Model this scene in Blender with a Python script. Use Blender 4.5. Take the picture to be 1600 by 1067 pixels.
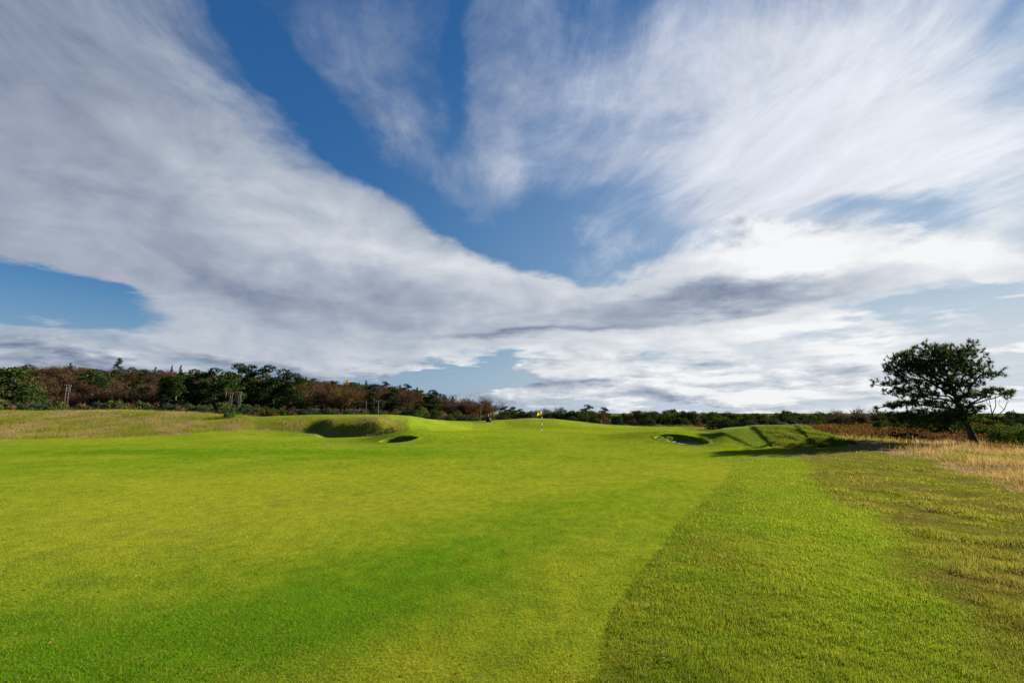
import bpy, math, random
import numpy as np
from math import radians as R
from mathutils import Vector, Matrix

for _o in list(bpy.data.objects):
    bpy.data.objects.remove(_o)
scene = bpy.context.scene
col = scene.collection

# ------------------------------------------------------------------ camera
EYE = 1.70
PITCH = math.atan(112 / 800.0)
cam_d = bpy.data.cameras.new('camera')
cam_d.lens = 18.0
cam_d.sensor_width = 36.0
cam_d.clip_start = 0.05
cam_d.clip_end = 20000
cam = bpy.data.objects.new('camera', cam_d)
col.objects.link(cam)
cam.location = (0, 0, EYE)
cam.rotation_euler = (R(90) + PITCH, 0, 0)
scene.camera = cam

def ray(px, py):
    """direction of a pixel of the 1600 x 1067 photograph"""
    x = px - 800.0
    u = 533.5 - py
    c, s = math.cos(PITCH), math.sin(PITCH)
    return np.array([x, 800 * c - u * s, 800 * s + u * c])

def at(px, py, d):
    """point on that pixel's line of sight at depth y = d"""
    r = ray(px, py)
    return np.array([r[0] / r[1] * d, d, EYE + r[2] / r[1] * d])

def azel(px, py):
    r = ray(px, py)
    r = r / np.linalg.norm(r)
    return np.array([math.degrees(math.atan2(r[0], r[1])), math.degrees(math.asin(r[2]))])

# ------------------------------------------------------------------ light
SUN_AZ, SUN_EL = 65.5, 19.5
SKY_STRENGTH = 0.05
EXPOSURE = 2.0
scene.view_settings.view_transform = 'Standard'
scene.view_settings.look = 'None'
scene.view_settings.gamma = 1
scene.view_settings.use_curve_mapping = False
scene.view_settings.exposure = EXPOSURE

sun_d = bpy.data.lights.new('sun', 'SUN')
sun_d.energy = 5.0
sun_d.angle = R(0.5)
sun_d.color = (1.0, 0.93, 0.80)
sun = bpy.data.objects.new('sun', sun_d)
col.objects.link(sun)
sun_dir = Vector((math.sin(R(SUN_AZ)) * math.cos(R(SUN_EL)), math.cos(R(SUN_AZ)) * math.cos(R(SUN_EL)), math.sin(R(SUN_EL))))
sun.rotation_euler = sun_dir.to_track_quat('Z', 'Y').to_euler()
sun.location = (40, 20, 40)

class Nodes:
    """small helper to write node trees as expressions"""
    def __init__(self, nt):
        self.nt = nt
    def new(self, t, **kw):
        n = self.nt.nodes.new(t)
        for k, v in kw.items():
            setattr(n, k, v)
        return n
    def put(self, sock, v):
        if v is None:
            return
        if hasattr(v, 'is_linked'):
            self.nt.links.new(v, sock)
        else:
            sock.default_value = v
    def m(self, op, a, b=None, c=None, clamp=False):
        n = self.new('ShaderNodeMath', operation=op, use_clamp=clamp)
        self.put(n.inputs[0], a); self.put(n.inputs[1], b); self.put(n.inputs[2], c)
        return n.outputs[0]
    def v(self, op, a, b=None, s=None):
        n = self.new('ShaderNodeVectorMath', operation=op)
        self.put(n.inputs[0], a); self.put(n.inputs[1], b)
        if s is not None:
            self.put(n.inputs['Scale'], s)
        return n.outputs[1] if op in ('DOT_PRODUCT', 'LENGTH', 'DISTANCE') else n.outputs[0]
    def xyz(self, x, y, z=0.0):
        n = self.new('ShaderNodeCombineXYZ')
        self.put(n.inputs[0], x); self.put(n.inputs[1], y); self.put(n.inputs[2], z)
        return n.outputs[0]
    def sep(self, v):
        n = self.new('ShaderNodeSeparateXYZ'); self.put(n.inputs[0], v)
        return n.outputs[0], n.outputs[1], n.outputs[2]
    def map(self, v, loc=(0, 0, 0), rot=(0, 0, 0), sc=(1, 1, 1), kind='POINT'):
        n = self.new('ShaderNodeMapping', vector_type=kind)
        self.put(n.inputs[0], v)
        n.inputs['Location'].default_value = loc
        n.inputs['Rotation'].default_value = rot
        n.inputs['Scale'].default_value = sc
        return n.outputs[0]
    def noise(self, v, scale=1.0, detail=6.0, rough=0.5, dist=0.0, dims='3D', color=False, lac=2.0):
        n = self.new('ShaderNodeTexNoise', noise_dimensions=dims)
        self.put(n.inputs['Vector'], v)
        n.inputs['Scale'].default_value = scale
        n.inputs['Detail'].default_value = detail
        n.inputs['Roughness'].default_value = rough
        n.inputs['Lacunarity'].default_value = lac
        n.inputs['Distortion'].default_value = dist
        return n.outputs['Color'] if color else n.outputs[0]
    def rng(self, v, a, b, c=0.0, d=1.0, kind='SMOOTHSTEP'):
        n = self.new('ShaderNodeMapRange', interpolation_type=kind, clamp=True)
        self.put(n.inputs[0], v); self.put(n.inputs[1], a); self.put(n.inputs[2], b)
        self.put(n.inputs[3], c); self.put(n.inputs[4], d)
        return n.outputs[0]
    def mix(self, f, a, b, blend='MIX'):
        n = self.new('ShaderNodeMix', data_type='RGBA', blend_type=blend)
        self.put(n.inputs['Factor'], f)
        self.put(n.inputs[6], a if hasattr(a, 'is_linked') else (*a, 1.0))
        self.put(n.inputs[7], b if hasattr(b, 'is_linked') else (*b, 1.0))
        return n.outputs[2]
    def attr(self, name, out='Fac'):
        n = self.new('ShaderNodeAttribute', attribute_name=name)
        return n.outputs[out]
    def blob(self, v, spec, acc=None):
        """soft ellipse given as a patch of sky: centre, half axes, turn, weight"""
        cx, cy, rx, ry, rot, w = spec
        c0 = azel(cx, cy)
        J = np.array([(azel(cx + 4, cy) - azel(cx - 4, cy)) / 8, (azel(cx, cy + 4) - azel(cx, cy - 4)) / 8]).T
        a = R(rot)
        A = np.array([[math.cos(a), -math.sin(a)], [math.sin(a), math.cos(a)]]) @ np.diag([rx, ry])
        U, S, Vt = np.linalg.svd(J @ A)
        if np.linalg.det(U) < 0:
            U[:, 1] *= -1
        th = math.atan2(U[1, 0], U[0, 0])
        mv = self.map(v, (c0[0], c0[1], 0), (0, 0, th), (S[0] * 1.5, S[1] * 1.5, 1e3), 'TEXTURE')
        g = self.new('ShaderNodeTexGradient', gradient_type='SPHERICAL')
        self.put(g.inputs[0], mv)
        s = self.rng(g.outputs['Fac'], 0.0, 1.0)
        return self.m('MULTIPLY_ADD', s, w, 0.0 if acc is None else acc)
# ------------------------------------------------------------------ sky
world = bpy.data.worlds.new('World')
scene.world = world
world.use_nodes = True
world.cycles.sampling_method = 'MANUAL'
world.cycles.sample_map_resolution = 512
wt = world.node_tree
wt.nodes.clear()
W = Nodes(wt)
w_out = W.new('ShaderNodeOutputWorld')
w_bg = W.new('ShaderNodeBackground')
w_bg.inputs['Strength'].default_value = SKY_STRENGTH
wt.links.new(w_bg.outputs[0], w_out.inputs[0])
w_sky = W.new('ShaderNodeTexSky', sky_type='NISHITA')
w_sky.sun_disc = False
w_sky.sun_elevation = R(SUN_EL)
w_sky.sun_rotation = R(SUN_AZ)
w_sky.altitude = 0
w_sky.air_density = 1.0
w_sky.dust_density = 0.3
w_sky.ozone_density = 3.0
K = 1.0 / (SKY_STRENGTH * 2 ** EXPOSURE)           # display white in sky units

dirv = W.new('ShaderNodeTexCoord').outputs['Generated']
dx, dy, dz = W.sep(dirv)
az = W.m('MULTIPLY', W.m('ARCTAN2', dx, dy), 57.29578)
el = W.m('MULTIPLY', W.m('ARCSINE', W.m('ABSOLUTE', dz)), 57.29578)
den = W.m('ADD', W.m('ABSOLUTE', dz), 0.085)
P = W.xyz(W.m('DIVIDE', dx, den), W.m('DIVIDE', dy, den), 0.0)     # the cloud deck seen from below

# soft wandering so that no cloud patch has a smooth outline
wn = W.v('SUBTRACT', W.noise(P, 0.8, 6, 0.6, color=True), (0.5, 0.5, 0.5))
AE = W.v('ADD', W.xyz(az, el, 0.0), W.v('MULTIPLY', wn, (20.0, 11.0, 0.0)))

def field(specs):
    acc = None
    for s in specs:
        acc = W.blob(AE, s, acc)
    return acc

sun_glow = W.rng(W.v('DOT_PRODUCT', dirv, tuple(sun_dir)), 0.1, 1.0, 0.0, 1.0)

# --- clear air: Nishita, held back towards the horizon where it would burn out
raw = W.v('SCALE', w_sky.outputs[0], s=1.0 / K)
rr, rg, rb = W.sep(raw)
def knee(c, gain, top):
    c = W.m('MULTIPLY', c, gain)
    return W.m('DIVIDE', c, W.m('ADD', 1.0, W.m('DIVIDE', c, top)))
blue = W.v('SCALE', W.xyz(knee(rr, 0.20, 0.75), knee(rg, 0.52, 0.80), knee(rb, 0.98, 0.95)), s=K)

# --- high streaked cirrus, streaks run away from the viewer
cir_bias = field([
    (800, 130, 110, 210, 4, 0.17), (560, 90, 110, 170, -42, 0.12), (610, 240, 130, 60, 42, 0.12), (110, 120, 280, 190, 30, 0.40), (60, 60, 200, 60, 45, 0.10), (1120, 170, 190, 230, 20, 0.22),
    (1420, 150, 280, 240, 0, 0.30), (790, 280, 50, 70, -10, 0.12), (1250, 280, 260, 100, 0, 0.26),
    (930, 370, 50, 70, 30, 0.26), (420, 110, 270, 36, 48, -0.30), (690, 345, 150, 40, 35, -0.28),
    (705, 120, 22, 150, 3, -0.16), (880, 350, 120, 60, 0, -0.16), (960, 170, 110, 150, 10, 0.09), (1450, 470, 150, 60, 0, -0.15),
    (1370, 340, 150, 30, 5, -0.26), (90, 452, 170, 40, 8, -0.30), (690, 590, 150, 18, 0, -0.25)])
CP = W.v('ADD', P, W.v('MULTIPLY', W.v('SUBTRACT', W.noise(W.map(P, (7.7, 1.1, 0)), 0.75, 1, 0.4, color=True), (0.5, 0.5, 0.5)), (0.95, 0.95, 0.0)))
ca = W.noise(W.map(CP, rot=(0, 0, R(-6)), sc=(2.0, 0.72, 1)), 1.0, 12, 0.64, 0.5)
cb = W.noise(W.map(CP, (3.1, 1.7, 0), (0, 0, R(10)), (5.0, 1.6, 1)), 1.0, 11, 0.68, 0.5)
cd_ = W.noise(W.map(CP, (9.3, 4.2, 0)), 3.2, 9, 0.62, 0.3)
cn = W.m('ADD', W.m('ADD', W.m('MULTIPLY', ca, 0.52), W.m('MULTIPLY', cb, 0.26)), W.m('MULTIPLY', cd_, 0.22))
cir = W.m('MULTIPLY', W.rng(W.m('ADD', cn, cir_bias), 0.455, 0.85), 0.90)
cir_lum = W.m('ADD', W.m('ADD', 0.36, W.m('MULTIPLY', sun_glow, 0.52)), W.m('MULTIPLY', W.m('SUBTRACT', cb, 0.5), 0.5))
cir_col = W.v('SCALE', W.mix(sun_glow, (0.74, 0.88, 1.16), (0.98, 1.0, 1.06)), s=W.m('MULTIPLY', cir_lum, K))

# --- the lower deck: broad banks and bars
bank_bias = field([
    (70, 300, 330, 130, 14, 0.30), (380, 340, 340, 150, 26, 0.42), (580, 390, 240, 76, 16, 0.40),
    (480, 470, 480, 74, 6, 0.34), (60, 60, 290, 130, 36, -0.10), (1150, 385, 190, 70, 0, 0.22),
    (1130, 455, 360, 62, -8, 0.44), (1400, 395, 190, 34, -8, 0.22), (860, 490, 300, 56, -4, 0.42),
    (700, 545, 950, 40, 0, 0.22), (1300, 500, 330, 28, -4, 0.30), (1580, 400, 70, 34, 0, 0.10),
    (80, 452, 160, 36, 8, -0.52), (470, 120, 360, 52, 46, -0.60), (860, 345, 140, 74, 0, -0.45),
    (1480, 475, 170, 34, 0, -0.6), (1340, 345, 130, 28, 0, -0.25), (690, 590, 150, 18, 0, -0.32),
    (1000, 180, 500, 170, 0, -0.40)])
BP = W.map(P, (5.2, 2.3, 0))
bn = W.noise(BP, 1.15, 11, 0.52, 0.7)
DV = W.map(dirv, sc=(1, 1, 1.75))
pn = W.noise(DV, 5.2, 10, 0.56, 0.35)
ps = W.noise(W.map(DV, tuple(np.array([sun_dir.x, sun_dir.y, sun_dir.z + 0.5]) * 0.035)), 5.2, 6, 0.56, 0.35)
bd = W.m('ADD', W.m('SUBTRACT', W.m('ADD', W.m('ADD', W.m('MULTIPLY', bn, 0.60), W.m('MULTIPLY', pn, 0.42)), W.m('MULTIPLY', cb, 0.22)), 0.12), bank_bias)
bank = W.rng(bd, 0.50, 0.80)
bs = W.noise(W.map(P, (5.2 - 0.12, 2.3 - 0.03, 0)), 1.15, 5, 0.52, 0.7)
shade = field([
    (500, 468, 320, 30, 8, -0.13), (320, 420, 210, 50, 20, -0.06), (1150, 450, 270, 26, -9, -0.50), (860, 512, 190, 13, -3, -0.36), (700, 420, 200, 40, 10, 0.14), (880, 590, 320, 44, 0, 0.16),
    (80, 160, 340, 240, 0, -0.14), (480, 350, 300, 60, 24, 0.16), (1150, 365, 190, 60, 0, 0.34), (1400, 395, 200, 26, -8, 0.36),
    (1300, 505, 300, 26, -4, 0.20), (150, 540, 260, 40, 0, -0.08)])
lit = W.m('ADD', W.m('MULTIPLY', W.m('SUBTRACT', bn, bs), 0.22), W.m('MULTIPLY', W.m('SUBTRACT', pn, ps), 0.62))
lum = W.m('ADD', W.m('ADD', 0.50, shade), lit)
low = W.rng(el, 13.0, 2.0, 0.0, 1.0)
lum = W.m('ADD', W.m('ADD', lum, W.m('MULTIPLY', sun_glow, 0.30)), W.m('MULTIPLY', low, 0.16))

# --- heaped cloud standing along the horizon
HP = W.xyz(W.m('MULTIPLY', az, 0.105), W.m('MULTIPLY', el, 0.34), 3.7)
hn = W.noise(HP, 1.0, 9, 0.58, 0.25)
hs = W.noise(W.map(HP, (0.10, 0.22, 0)), 1.0, 5, 0.58, 0.25)
hor_bias = field([
    (1080, 618, 330, 22, 3, 0.34), (1400, 612, 300, 18, 0, 0.22), (820, 622, 90, 16, 0, 0.20), (1560, 545, 200, 22, -4, 0.36),
    (1000, 575, 330, 26, 0, 0.20), (1250, 560, 220, 14, -3, 0.10), (300, 560, 420, 40, 0, 0.22), (650, 566, 180, 14, 0, 0.16), (690, 592, 150, 16, 0, -0.3), (90, 455, 170, 36, 6, -0.3), (800, 380, 150, 60, 0, -0.3),
    (1150, 352, 160, 60, 0, 0.54), (1230, 400, 250, 40, -6, 0.55), (1560, 395, 80, 36, -8, 0.62), (930, 395, 60, 40, 0, 0.42), (640, 400, 160, 50, 18, 0.3), (1570, 465, 60, 12, 0, 0.3), (1350, 490, 200, 22, -4, 0.25)])
mixh = W.rng(el, 5.0, 12.0)
hsel = W.m('ADD', W.m('MULTIPLY', hn, W.m('SUBTRACT', 1.0, mixh)), W.m('MULTIPLY', W.noise(DV, 7.5, 10, 0.60, 0.3), mixh))
hlit = W.m('ADD', W.m('MULTIPLY', W.m('SUBTRACT', hn, hs), W.m('SUBTRACT', 1.0, mixh)), W.m('MULTIPLY', W.m('MULTIPLY', W.m('SUBTRACT', pn, ps), 1.2), mixh))
hb = W.m('ADD', W.m('SUBTRACT', hsel, W.rng(el, 4.0, 16.0, 0.0, 0.45)), hor_bias)
hor = W.rng(hb, 0.50, 0.68)
hl = W.m('ADD', W.m('ADD', 0.46, W.m('MULTIPLY', hlit, 2.6)), W.m('MULTIPLY', sun_glow, 0.42))
hl = W.m('ADD', hl, field([(1080, 608, 330, 16, 3, 0.22), (150, 560, 330, 50, 0, -0.16), (1160, 350, 220, 60, 0, -0.02), (1560, 395, 90, 40, 0, 0.1)]))

def cloud_ramp(l):
    n = W.new('ShaderNodeValToRGB')
    W.put(n.inputs[0], l)
    cr = n.color_ramp
    cr.elements[0].position = 0.0; cr.elements[0].color = (0.10, 0.125, 0.165, 1)
    cr.elements[1].position = 1.0; cr.elements[1].color = (0.93, 0.94, 0.95, 1)
    e = cr.elements.new(0.25); e.color = (0.21, 0.255, 0.36, 1)
    e = cr.elements.new(0.55); e.color = (0.44, 0.49, 0.575, 1)
    return W.v('SCALE', n.outputs[0], s=K)

veil = W.v('SCALE', W.mix(sun_glow, (0.36, 0.47, 0.58), (0.62, 0.68, 0.74)), s=K)
blue = W.mix(W.m('ADD', W.m('MULTIPLY', W.rng(el, 14.0, 0.0, 0.0, 1.0), 0.75), W.m('MULTIPLY', W.m('MULTIPLY', sun_glow, 0.55), W.rng(el, 40.0, 8.0))), blue, veil)
c = W.mix(cir, blue, cir_col)
c = W.mix(W.m('MULTIPLY', hor, 0.92), c, cloud_ramp(hl))
c = W.mix(W.m('MULTIPLY', bank, 0.97), c, cloud_ramp(lum))
W.put(w_bg.inputs['Color'], c)
# ------------------------------------------------------------------ helpers
rng = np.random.default_rng(7)

def hash2(ix, iy, seed):
    h = (ix.astype(np.int64) * 374761393 + iy.astype(np.int64) * 668265263 + seed * 974711) & 0xFFFFFFFF
    h = ((h ^ (h >> 13)) * 1274126177) & 0xFFFFFFFF
    return ((h ^ (h >> 16)) & 0xFFFF) / 65535.0

def vnoise(x, y, seed=0):
    ix = np.floor(x); iy = np.floor(y)
    fx = x - ix; fy = y - iy
    fx = fx * fx * (3 - 2 * fx); fy = fy * fy * (3 - 2 * fy)
    ix = ix.astype(np.int64); iy = iy.astype(np.int64)
    a = hash2(ix, iy, seed); b = hash2(ix + 1, iy, seed)
    c = hash2(ix, iy + 1, seed); d = hash2(ix + 1, iy + 1, seed)
    return (a + (b - a) * fx) * (1 - fy) + (c + (d - c) * fx) * fy

def fbm(x, y, scale, octv=4, seed=0, rough=0.5):
    """-1 .. 1"""
    x = np.asarray(x, float) / scale; y = np.asarray(y, float) / scale
    t = 0.0; a = 1.0; n = 0.0
    for i in range(octv):
        t = t + a * (vnoise(x, y, seed + i * 17) * 2 - 1); n += a
        a *= rough; x = x * 2.03 + 11.3; y = y * 2.03 + 5.7
    return t / n * 1.6

def sstep(a, b, x):
    t = np.clip((x - a) / (b - a), 0, 1)
    return t * t * (3 - 2 * t)

def lerp(a, b, t):
    return a + (b - a) * t

def mesh_from(name, verts, tris, mat, parent=None, cols=None, smooth=False, colname='col', link=True, quads=False):
    verts = np.asarray(verts, np.float32); tris = np.asarray(tris, np.int32)
    k = tris.shape[1]
    me = bpy.data.meshes.new(name)
    me.vertices.add(len(verts)); me.loops.add(tris.size); me.polygons.add(len(tris))
    me.vertices.foreach_set('co', verts.ravel())
    me.loops.foreach_set('vertex_index', tris.ravel())
    me.polygons.foreach_set('loop_start', np.arange(0, tris.size, k, dtype=np.int32))
    if smooth:
        me.polygons.foreach_set('use_smooth', np.ones(len(tris), bool))
    me.update(calc_edges=True)
    if cols is not None:
        ca = me.attributes.new(colname, 'FLOAT_COLOR', 'POINT')
        c4 = np.ones((len(verts), 4), np.float32); c4[:, :3] = cols
        ca.data.foreach_set('color', c4.ravel())
    if mat is not None:
        me.materials.append(mat)
    if not link:
        return me
    o = bpy.data.objects.new(name, me)
    col.objects.link(o)
    if parent is not None:
        o.parent = parent
    return o

def tag(o, label=None, cat=None, group=None, kind=None):
    if label: o['label'] = label
    if cat: o['category'] = cat
    if group: o['group'] = group
    if kind: o['kind'] = kind
    return o

def thing(name, loc, label, cat, group=None, rz=0.0):
    o = bpy.data.objects.new(name, None)
    o.empty_display_size = 0.3
    col.objects.link(o)
    o.location = loc; o.rotation_euler = (0, 0, rz)
    return tag(o, label, cat, group)

def material(name):
    m = bpy.data.materials.new(name); m.use_nodes = True
    nt = m.node_tree; nt.nodes.clear()
    n = Nodes(nt); out = n.new('ShaderNodeOutputMaterial')
    return m, n, out

# ------------------------------------------------------------------ lie of the land
def flat(px, py):
    r = ray(px, py); d = -EYE * r[1] / r[2]
    return r[0] / r[1] * d, d

def zat(px, py, d):
    return at(px, py, d)[2]

CREST = np.array([  # bearing, crest row in the photograph, crest distance, start of rise, rest height behind
    (-900, 643, 52, 34, 0.7), (0, 643, 52, 33, 0.7), (200, 642, 52, 34, 0.7), (300, 644, 50, 35, 0.7), (345, 648, 48, 37, 0.6), (400, 650, 47, 38, 0.6),
    (450, 648.5, 46, 38.5, 0.6), (500, 647, 45.5, 39, 0.6), (560, 646.5, 45, 39, 0.6), (610, 648, 45, 38, 0.6), (640, 651, 47, 36, 0.5),
    (670, 655, 52, 36, 0.3), (700, 657.5, 58, 40, 0.2), (740, 658.5, 64, 50, 0.1), (790, 656, 66, 56, 0.0), (830, 653.5, 66, 57, -0.1), (870, 655, 66, 57, -0.1),
    (910, 660, 68, 56, -0.2), (950, 664, 70, 56, -0.2), (1000, 667.5, 72, 56, -0.2), (1100, 668, 72, 50, -0.2), (1300, 668, 60, 40, -0.2), (2600, 668, 60, 40, -0.2)])
HILL = np.array([(-2500, 9), (-900, 14), (0, 14), (150, 13.2), (300, 11.5), (420, 10.0), (520, 8.6), (600, 7.0), (680, 3.6), (740, 0.8), (800, 0.0), (2600, 0.0)])

def bearing(x, y):
    return 800 + 807.8 * x / np.maximum(y, 0.8)

# step lines of the cut grass on the knoll and edge of the longer grass on the right
SEMI = np.array([flat(*p) for p in [(905, 1066), (930, 1036), (958, 962), (1000, 900), (1058, 822), (1118, 764), (1142, 738), (1150, 720), (1146, 708)]])
SEMI = np.vstack([[(0.10, 0.5)], SEMI, [(9.8, 25.0), (10.6, 28.5), (11.2, 32.0), (15, 45.0), (30, 90)]])
ROUGH = np.array([flat(*p) for p in [(1620, 1062), (1550, 985), (1440, 880), (1345, 800), (1275, 745), (1250, 720)]])
ROUGH = np.vstack([[(2.0, 1.0)], ROUGH, [(13.2, 26), (20, 60), (30, 90)]])
TALL = np.array([flat(*p) for p in [(1760, 905), (1660, 815), (1600, 772), (1545, 752), (1490, 737), (1440, 722), (1400, 713), (1362, 706)]])
TALL = np.vstack([[(6.0, 1.0)], TALL, [(16.0, 25.0), (15.6, 27.5), (17.5, 31.0), (22, 40), (40, 70)]])

def xline(line, y):
    o = np.argsort(line[:, 1])
    return np.interp(y, line[o, 1], line[o, 0])

KNOLL = np.array([(1060, 0), (1088, 0.06), (1108, 0.30), (1130, 0.60), (1152, 0.72), (1180, 0.78), (1215, 0.79), (1245, 0.74), (1268, 0.60), (1292, 0.36), (1320, 0.16), (1360, 0.06), (1420, 0)])
BUNK_L = [(593, 690.0), (598, 691.4), (606, 692.2), (622, 691.6), (638, 689.2), (649, 685.6), (652, 683.4), (647, 681.8), (636, 681.2), (622, 682.2), (610, 684.6), (600, 687.2)]
BUNK_R = [(1024, 684.4), (1034, 687.6), (1050, 691.6), (1068, 694.4), (1086, 695.6), (1100, 694.8), (1107, 692.4), (1102, 688.4), (1090, 684.6), (1074, 681.0), (1056, 678.8), (1040, 678.8), (1028, 680.8)]

def height(x, y):
    x = np.asarray(x, float); y = np.asarray(y, float)
    d = np.hypot(x, y)
    t = np.where(y > 0.8, bearing(x, y), np.where(x < 0, -2500, 2500))
    t = np.clip(t, -2400, 2500)
    cy = np.interp(t, CREST[:, 0], CREST[:, 1]); dc = np.interp(t, CREST[:, 0], CREST[:, 2])
    d0 = np.interp(t, CREST[:, 0], CREST[:, 3]); zb = np.interp(t, CREST[:, 0], CREST[:, 4])
    zc = EYE - (cy - 645) / 816.0 * dc
    q = np.where(y > 0.5, y, 0.5)
    s = sstep(d0, dc + 1.5, q)
    z = zc * s + (zb - zc) * sstep(dc + 1.5, dc + 22, q)
    hh = np.interp(t, HILL[:, 0], HILL[:, 1])
    z = z + hh * sstep(96, 205, q) * (1 - 0.8 * sstep(260, 600, q)) * (y > 0)
    # gentle roll of the turf
    z = z + (0.11 * fbm(x, y, 13, 3, 3) * sstep(7, 22, d) + 0.02 * fbm(x, y, 3.1, 3, 9) * sstep(4, 9, d)) * (1 - 0.5 * sstep(300, 600, d))
    z = z + 0.9 * fbm(x, y, 70, 3, 31) * sstep(110, 190, d)
    # shoulders of the two bunkers
    def bump(px, dd, h, rx, ry):
        cx = (px - 800) / 807.8 * dd
        return h * np.exp(-((x - cx) / rx) ** 2 - ((y - dd) / ry) ** 2)
    z = z + bump(636, 33.0, 0.50, 2.4, 1.7) + bump(705, 37.0, 0.34, 4.5, 4.5)
    z = z + bump(1052, 33.4, 0.42, 3.0, 2.9) + bump(985, 36, 0.18, 3.5, 3.0) + bump(1085, 34.5, 0.12, 2.0, 2.0)
    # grassy knoll
    kz = np.interp(t, KNOLL[:, 0], KNOLL[:, 1]) * (y > 5)
    z = z + kz * sstep(24.4, 29.4, q) * (1 - sstep(30.2, 37.0, q))
    # longer grass stands above the cut on the knoll
    z = z + 0.05 * KNOLL_STEP(x, y)
    # the tussocky hollow face on the left
    sm = sstep(492, 522, t) * (1 - sstep(588, 622, t)) * (y > 5)
    qq = q + 0.35 * fbm(x, y, 1.6, 3, 14)
    z = z + sm * (-0.24 * sstep(37.2, 39.2, qq) * (1 - sstep(40.4, 41.5, qq)) + 0.52 * sstep(40.3, 41.8, qq) * (1 - sstep(41.8, 45.5, q)))
    z = z + 0.007 * sstep(-0.02, 0.08, x - xline(SEMI, y) - 0.03 * fbm(x, y, 0.35, 2, 5)) * (y > 1) * (y < 24)
    # rough ground on the right
    xr = xline(ROUGH, y)
    z = z + 0.035 * fbm(x, y, 0.9, 4, 51) * sstep(0.0, 0.8, x - xr) * (y > 0)
    xt = xline(TALL, y)
    z = z + (0.05 + 0.10 * fbm(x, y, 2.4, 3, 77)) * sstep(0.0, 1.6, x - xt) * (y > 0)
    return z

def seg_side(x, y, a, b):
    return (x - a[0]) * (b[1] - a[1]) - (y - a[1]) * (b[0] - a[0])

_k1a, _k1b = flat(1112, 684), flat(1170, 702)
CUT1 = [np.array(at(1105, 682, 30.6)[:2]), np.array(at(1170, 701, 25.4)[:2])]
CUT2 = [np.array(at(1170, 674, 30.2)[:2]), np.array(at(1204, 701, 25.4)[:2])]
CUT3 = [np.array(at(1232, 672, 30.4)[:2]), np.array(at(1276, 700, 25.2)[:2])]
def KNOLL_STEP(x, y):
    m = sstep(24.6, 25.6, y) * (1 - sstep(31.0, 33.0, y)) * (1 - sstep(16.0, 17.5, x))
    t = 0.0
    for a, b in (CUT1, CUT2, CUT3):
        L = np.hypot(*(b - a))
        t = t + sstep(0.0, 0.10, -seg_side(x, y, a, b) / L)
    return m * t

def zone(x, y):
    """weights: semi rough, rough, tall grass"""
    w = 0.06 * fbm(x, y, 0.35, 3, 5) + 0.12 * fbm(x, y, 1.7, 2, 15)
    dx = x - xline(SEMI, y) + w * 0.5
    semi = sstep(-0.03, 0.03, dx)
    dr = x - xline(ROUGH, y) + 0.5 * fbm(x, y, 1.3, 3, 6)
    rough = sstep(-0.35, 0.45, dr)
    dt = x - xline(TALL, y) + 0.35 * fbm(x, y, 0.9, 3, 8)
    tall = sstep(-0.1, 0.25, dt) * (y < 70) * np.where(y > 20, sstep(1290, 1350, bearing(x, y)), 1.0)
    return semi, rough, tall

def fescue(x, y):
    """dry bank on the left"""
    t = bearing(x, y)
    lo = np.interp(t, [-900, 0, 150, 250, 330, 420, 520, 560], [33, 34.3, 35.2, 36.8, 39.5, 41.5, 42.0, 43.0]) + 0.5 * fbm(x, y, 2.0, 3, 12)
    m = sstep(-0.3, 0.8, y - lo) * (1 - sstep(350, 420, t)) * (y < 64)
    face = sstep(-0.2, 0.6, y - np.interp(t, [350, 420, 500, 600, 640], [41.2, 41.6, 40.2, 39.6, 39.4])) * (1 - sstep(43.6, 44.3, y + 0.4 * fbm(x, y, 1.5, 2, 4)))
    face = face * sstep(360, 420, t) * (1 - sstep(612, 640, t))
    return m, face

LUSH = np.array([0.062, 0.124, 0.0045]); YEL = np.array([0.152, 0.172, 0.0115]); SEMI_C = np.array([0.135, 0.158, 0.0125])
ROUGH_C = np.array([0.088, 0.084, 0.013]); STRAW = np.array([0.235, 0.165, 0.075]); GREENT = np.array([0.105, 0.118, 0.010]); BARE = np.array([0.125, 0.085, 0.030])

# greener runs in the fairway, as (px, py, half width, half height, turn) read off the photograph and laid on the ground
PATCH = [(330, 960, 260, 55, -14, 1.0), (680, 860, 220, 45, -16, 0.8), (560, 920, 200, 40, -14, 0.8), (60, 1010, 160, 90, 0, 0.7), (880, 800, 130, 26, -14, 0.35), (1000, 760, 70, 16, -10, 0.5),
         (250, 703, 420, 9, 0, 1.0), (620, 712, 220, 9, 0, 0.7), (850, 740, 240, 8, -2, 0.5), (100, 930, 120, 30, 0, 0.4),
         (720, 1010, 230, 46, -12, -0.9), (420, 1050, 190, 26, -10, -0.7), (300, 810, 330, 60, -3, -0.9), (720, 770, 260, 22, -5, -0.9), (900, 960, 110, 110, 0, -0.5), (200, 980, 160, 60, 0, 0.4), (500, 745, 420, 12, 0, -0.6),
         (820, 672, 110, 6, 0, -0.8), (900, 730, 200, 7, 0, -0.5), (1060, 735, 70, 10, 0, -0.7), (980, 715, 140, 8, 0, -0.4)]
def greenness(x, y):
    yy = np.maximum(y, 1.0)
    px = 800 + 807.8 * x / yy; py = 645 + 816 * EYE / yy
    g = 0.0
    for cx, cy, rx, ry, rot, w in PATCH:
        a = R(rot); u = (px - cx) * math.cos(a) + (py - cy) * math.sin(a); v = -(px - cx) * math.sin(a) + (py - cy) * math.cos(a)
        g = g + w * np.exp(-(u / rx) ** 2 - (v / ry) ** 2)
    return g

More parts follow.
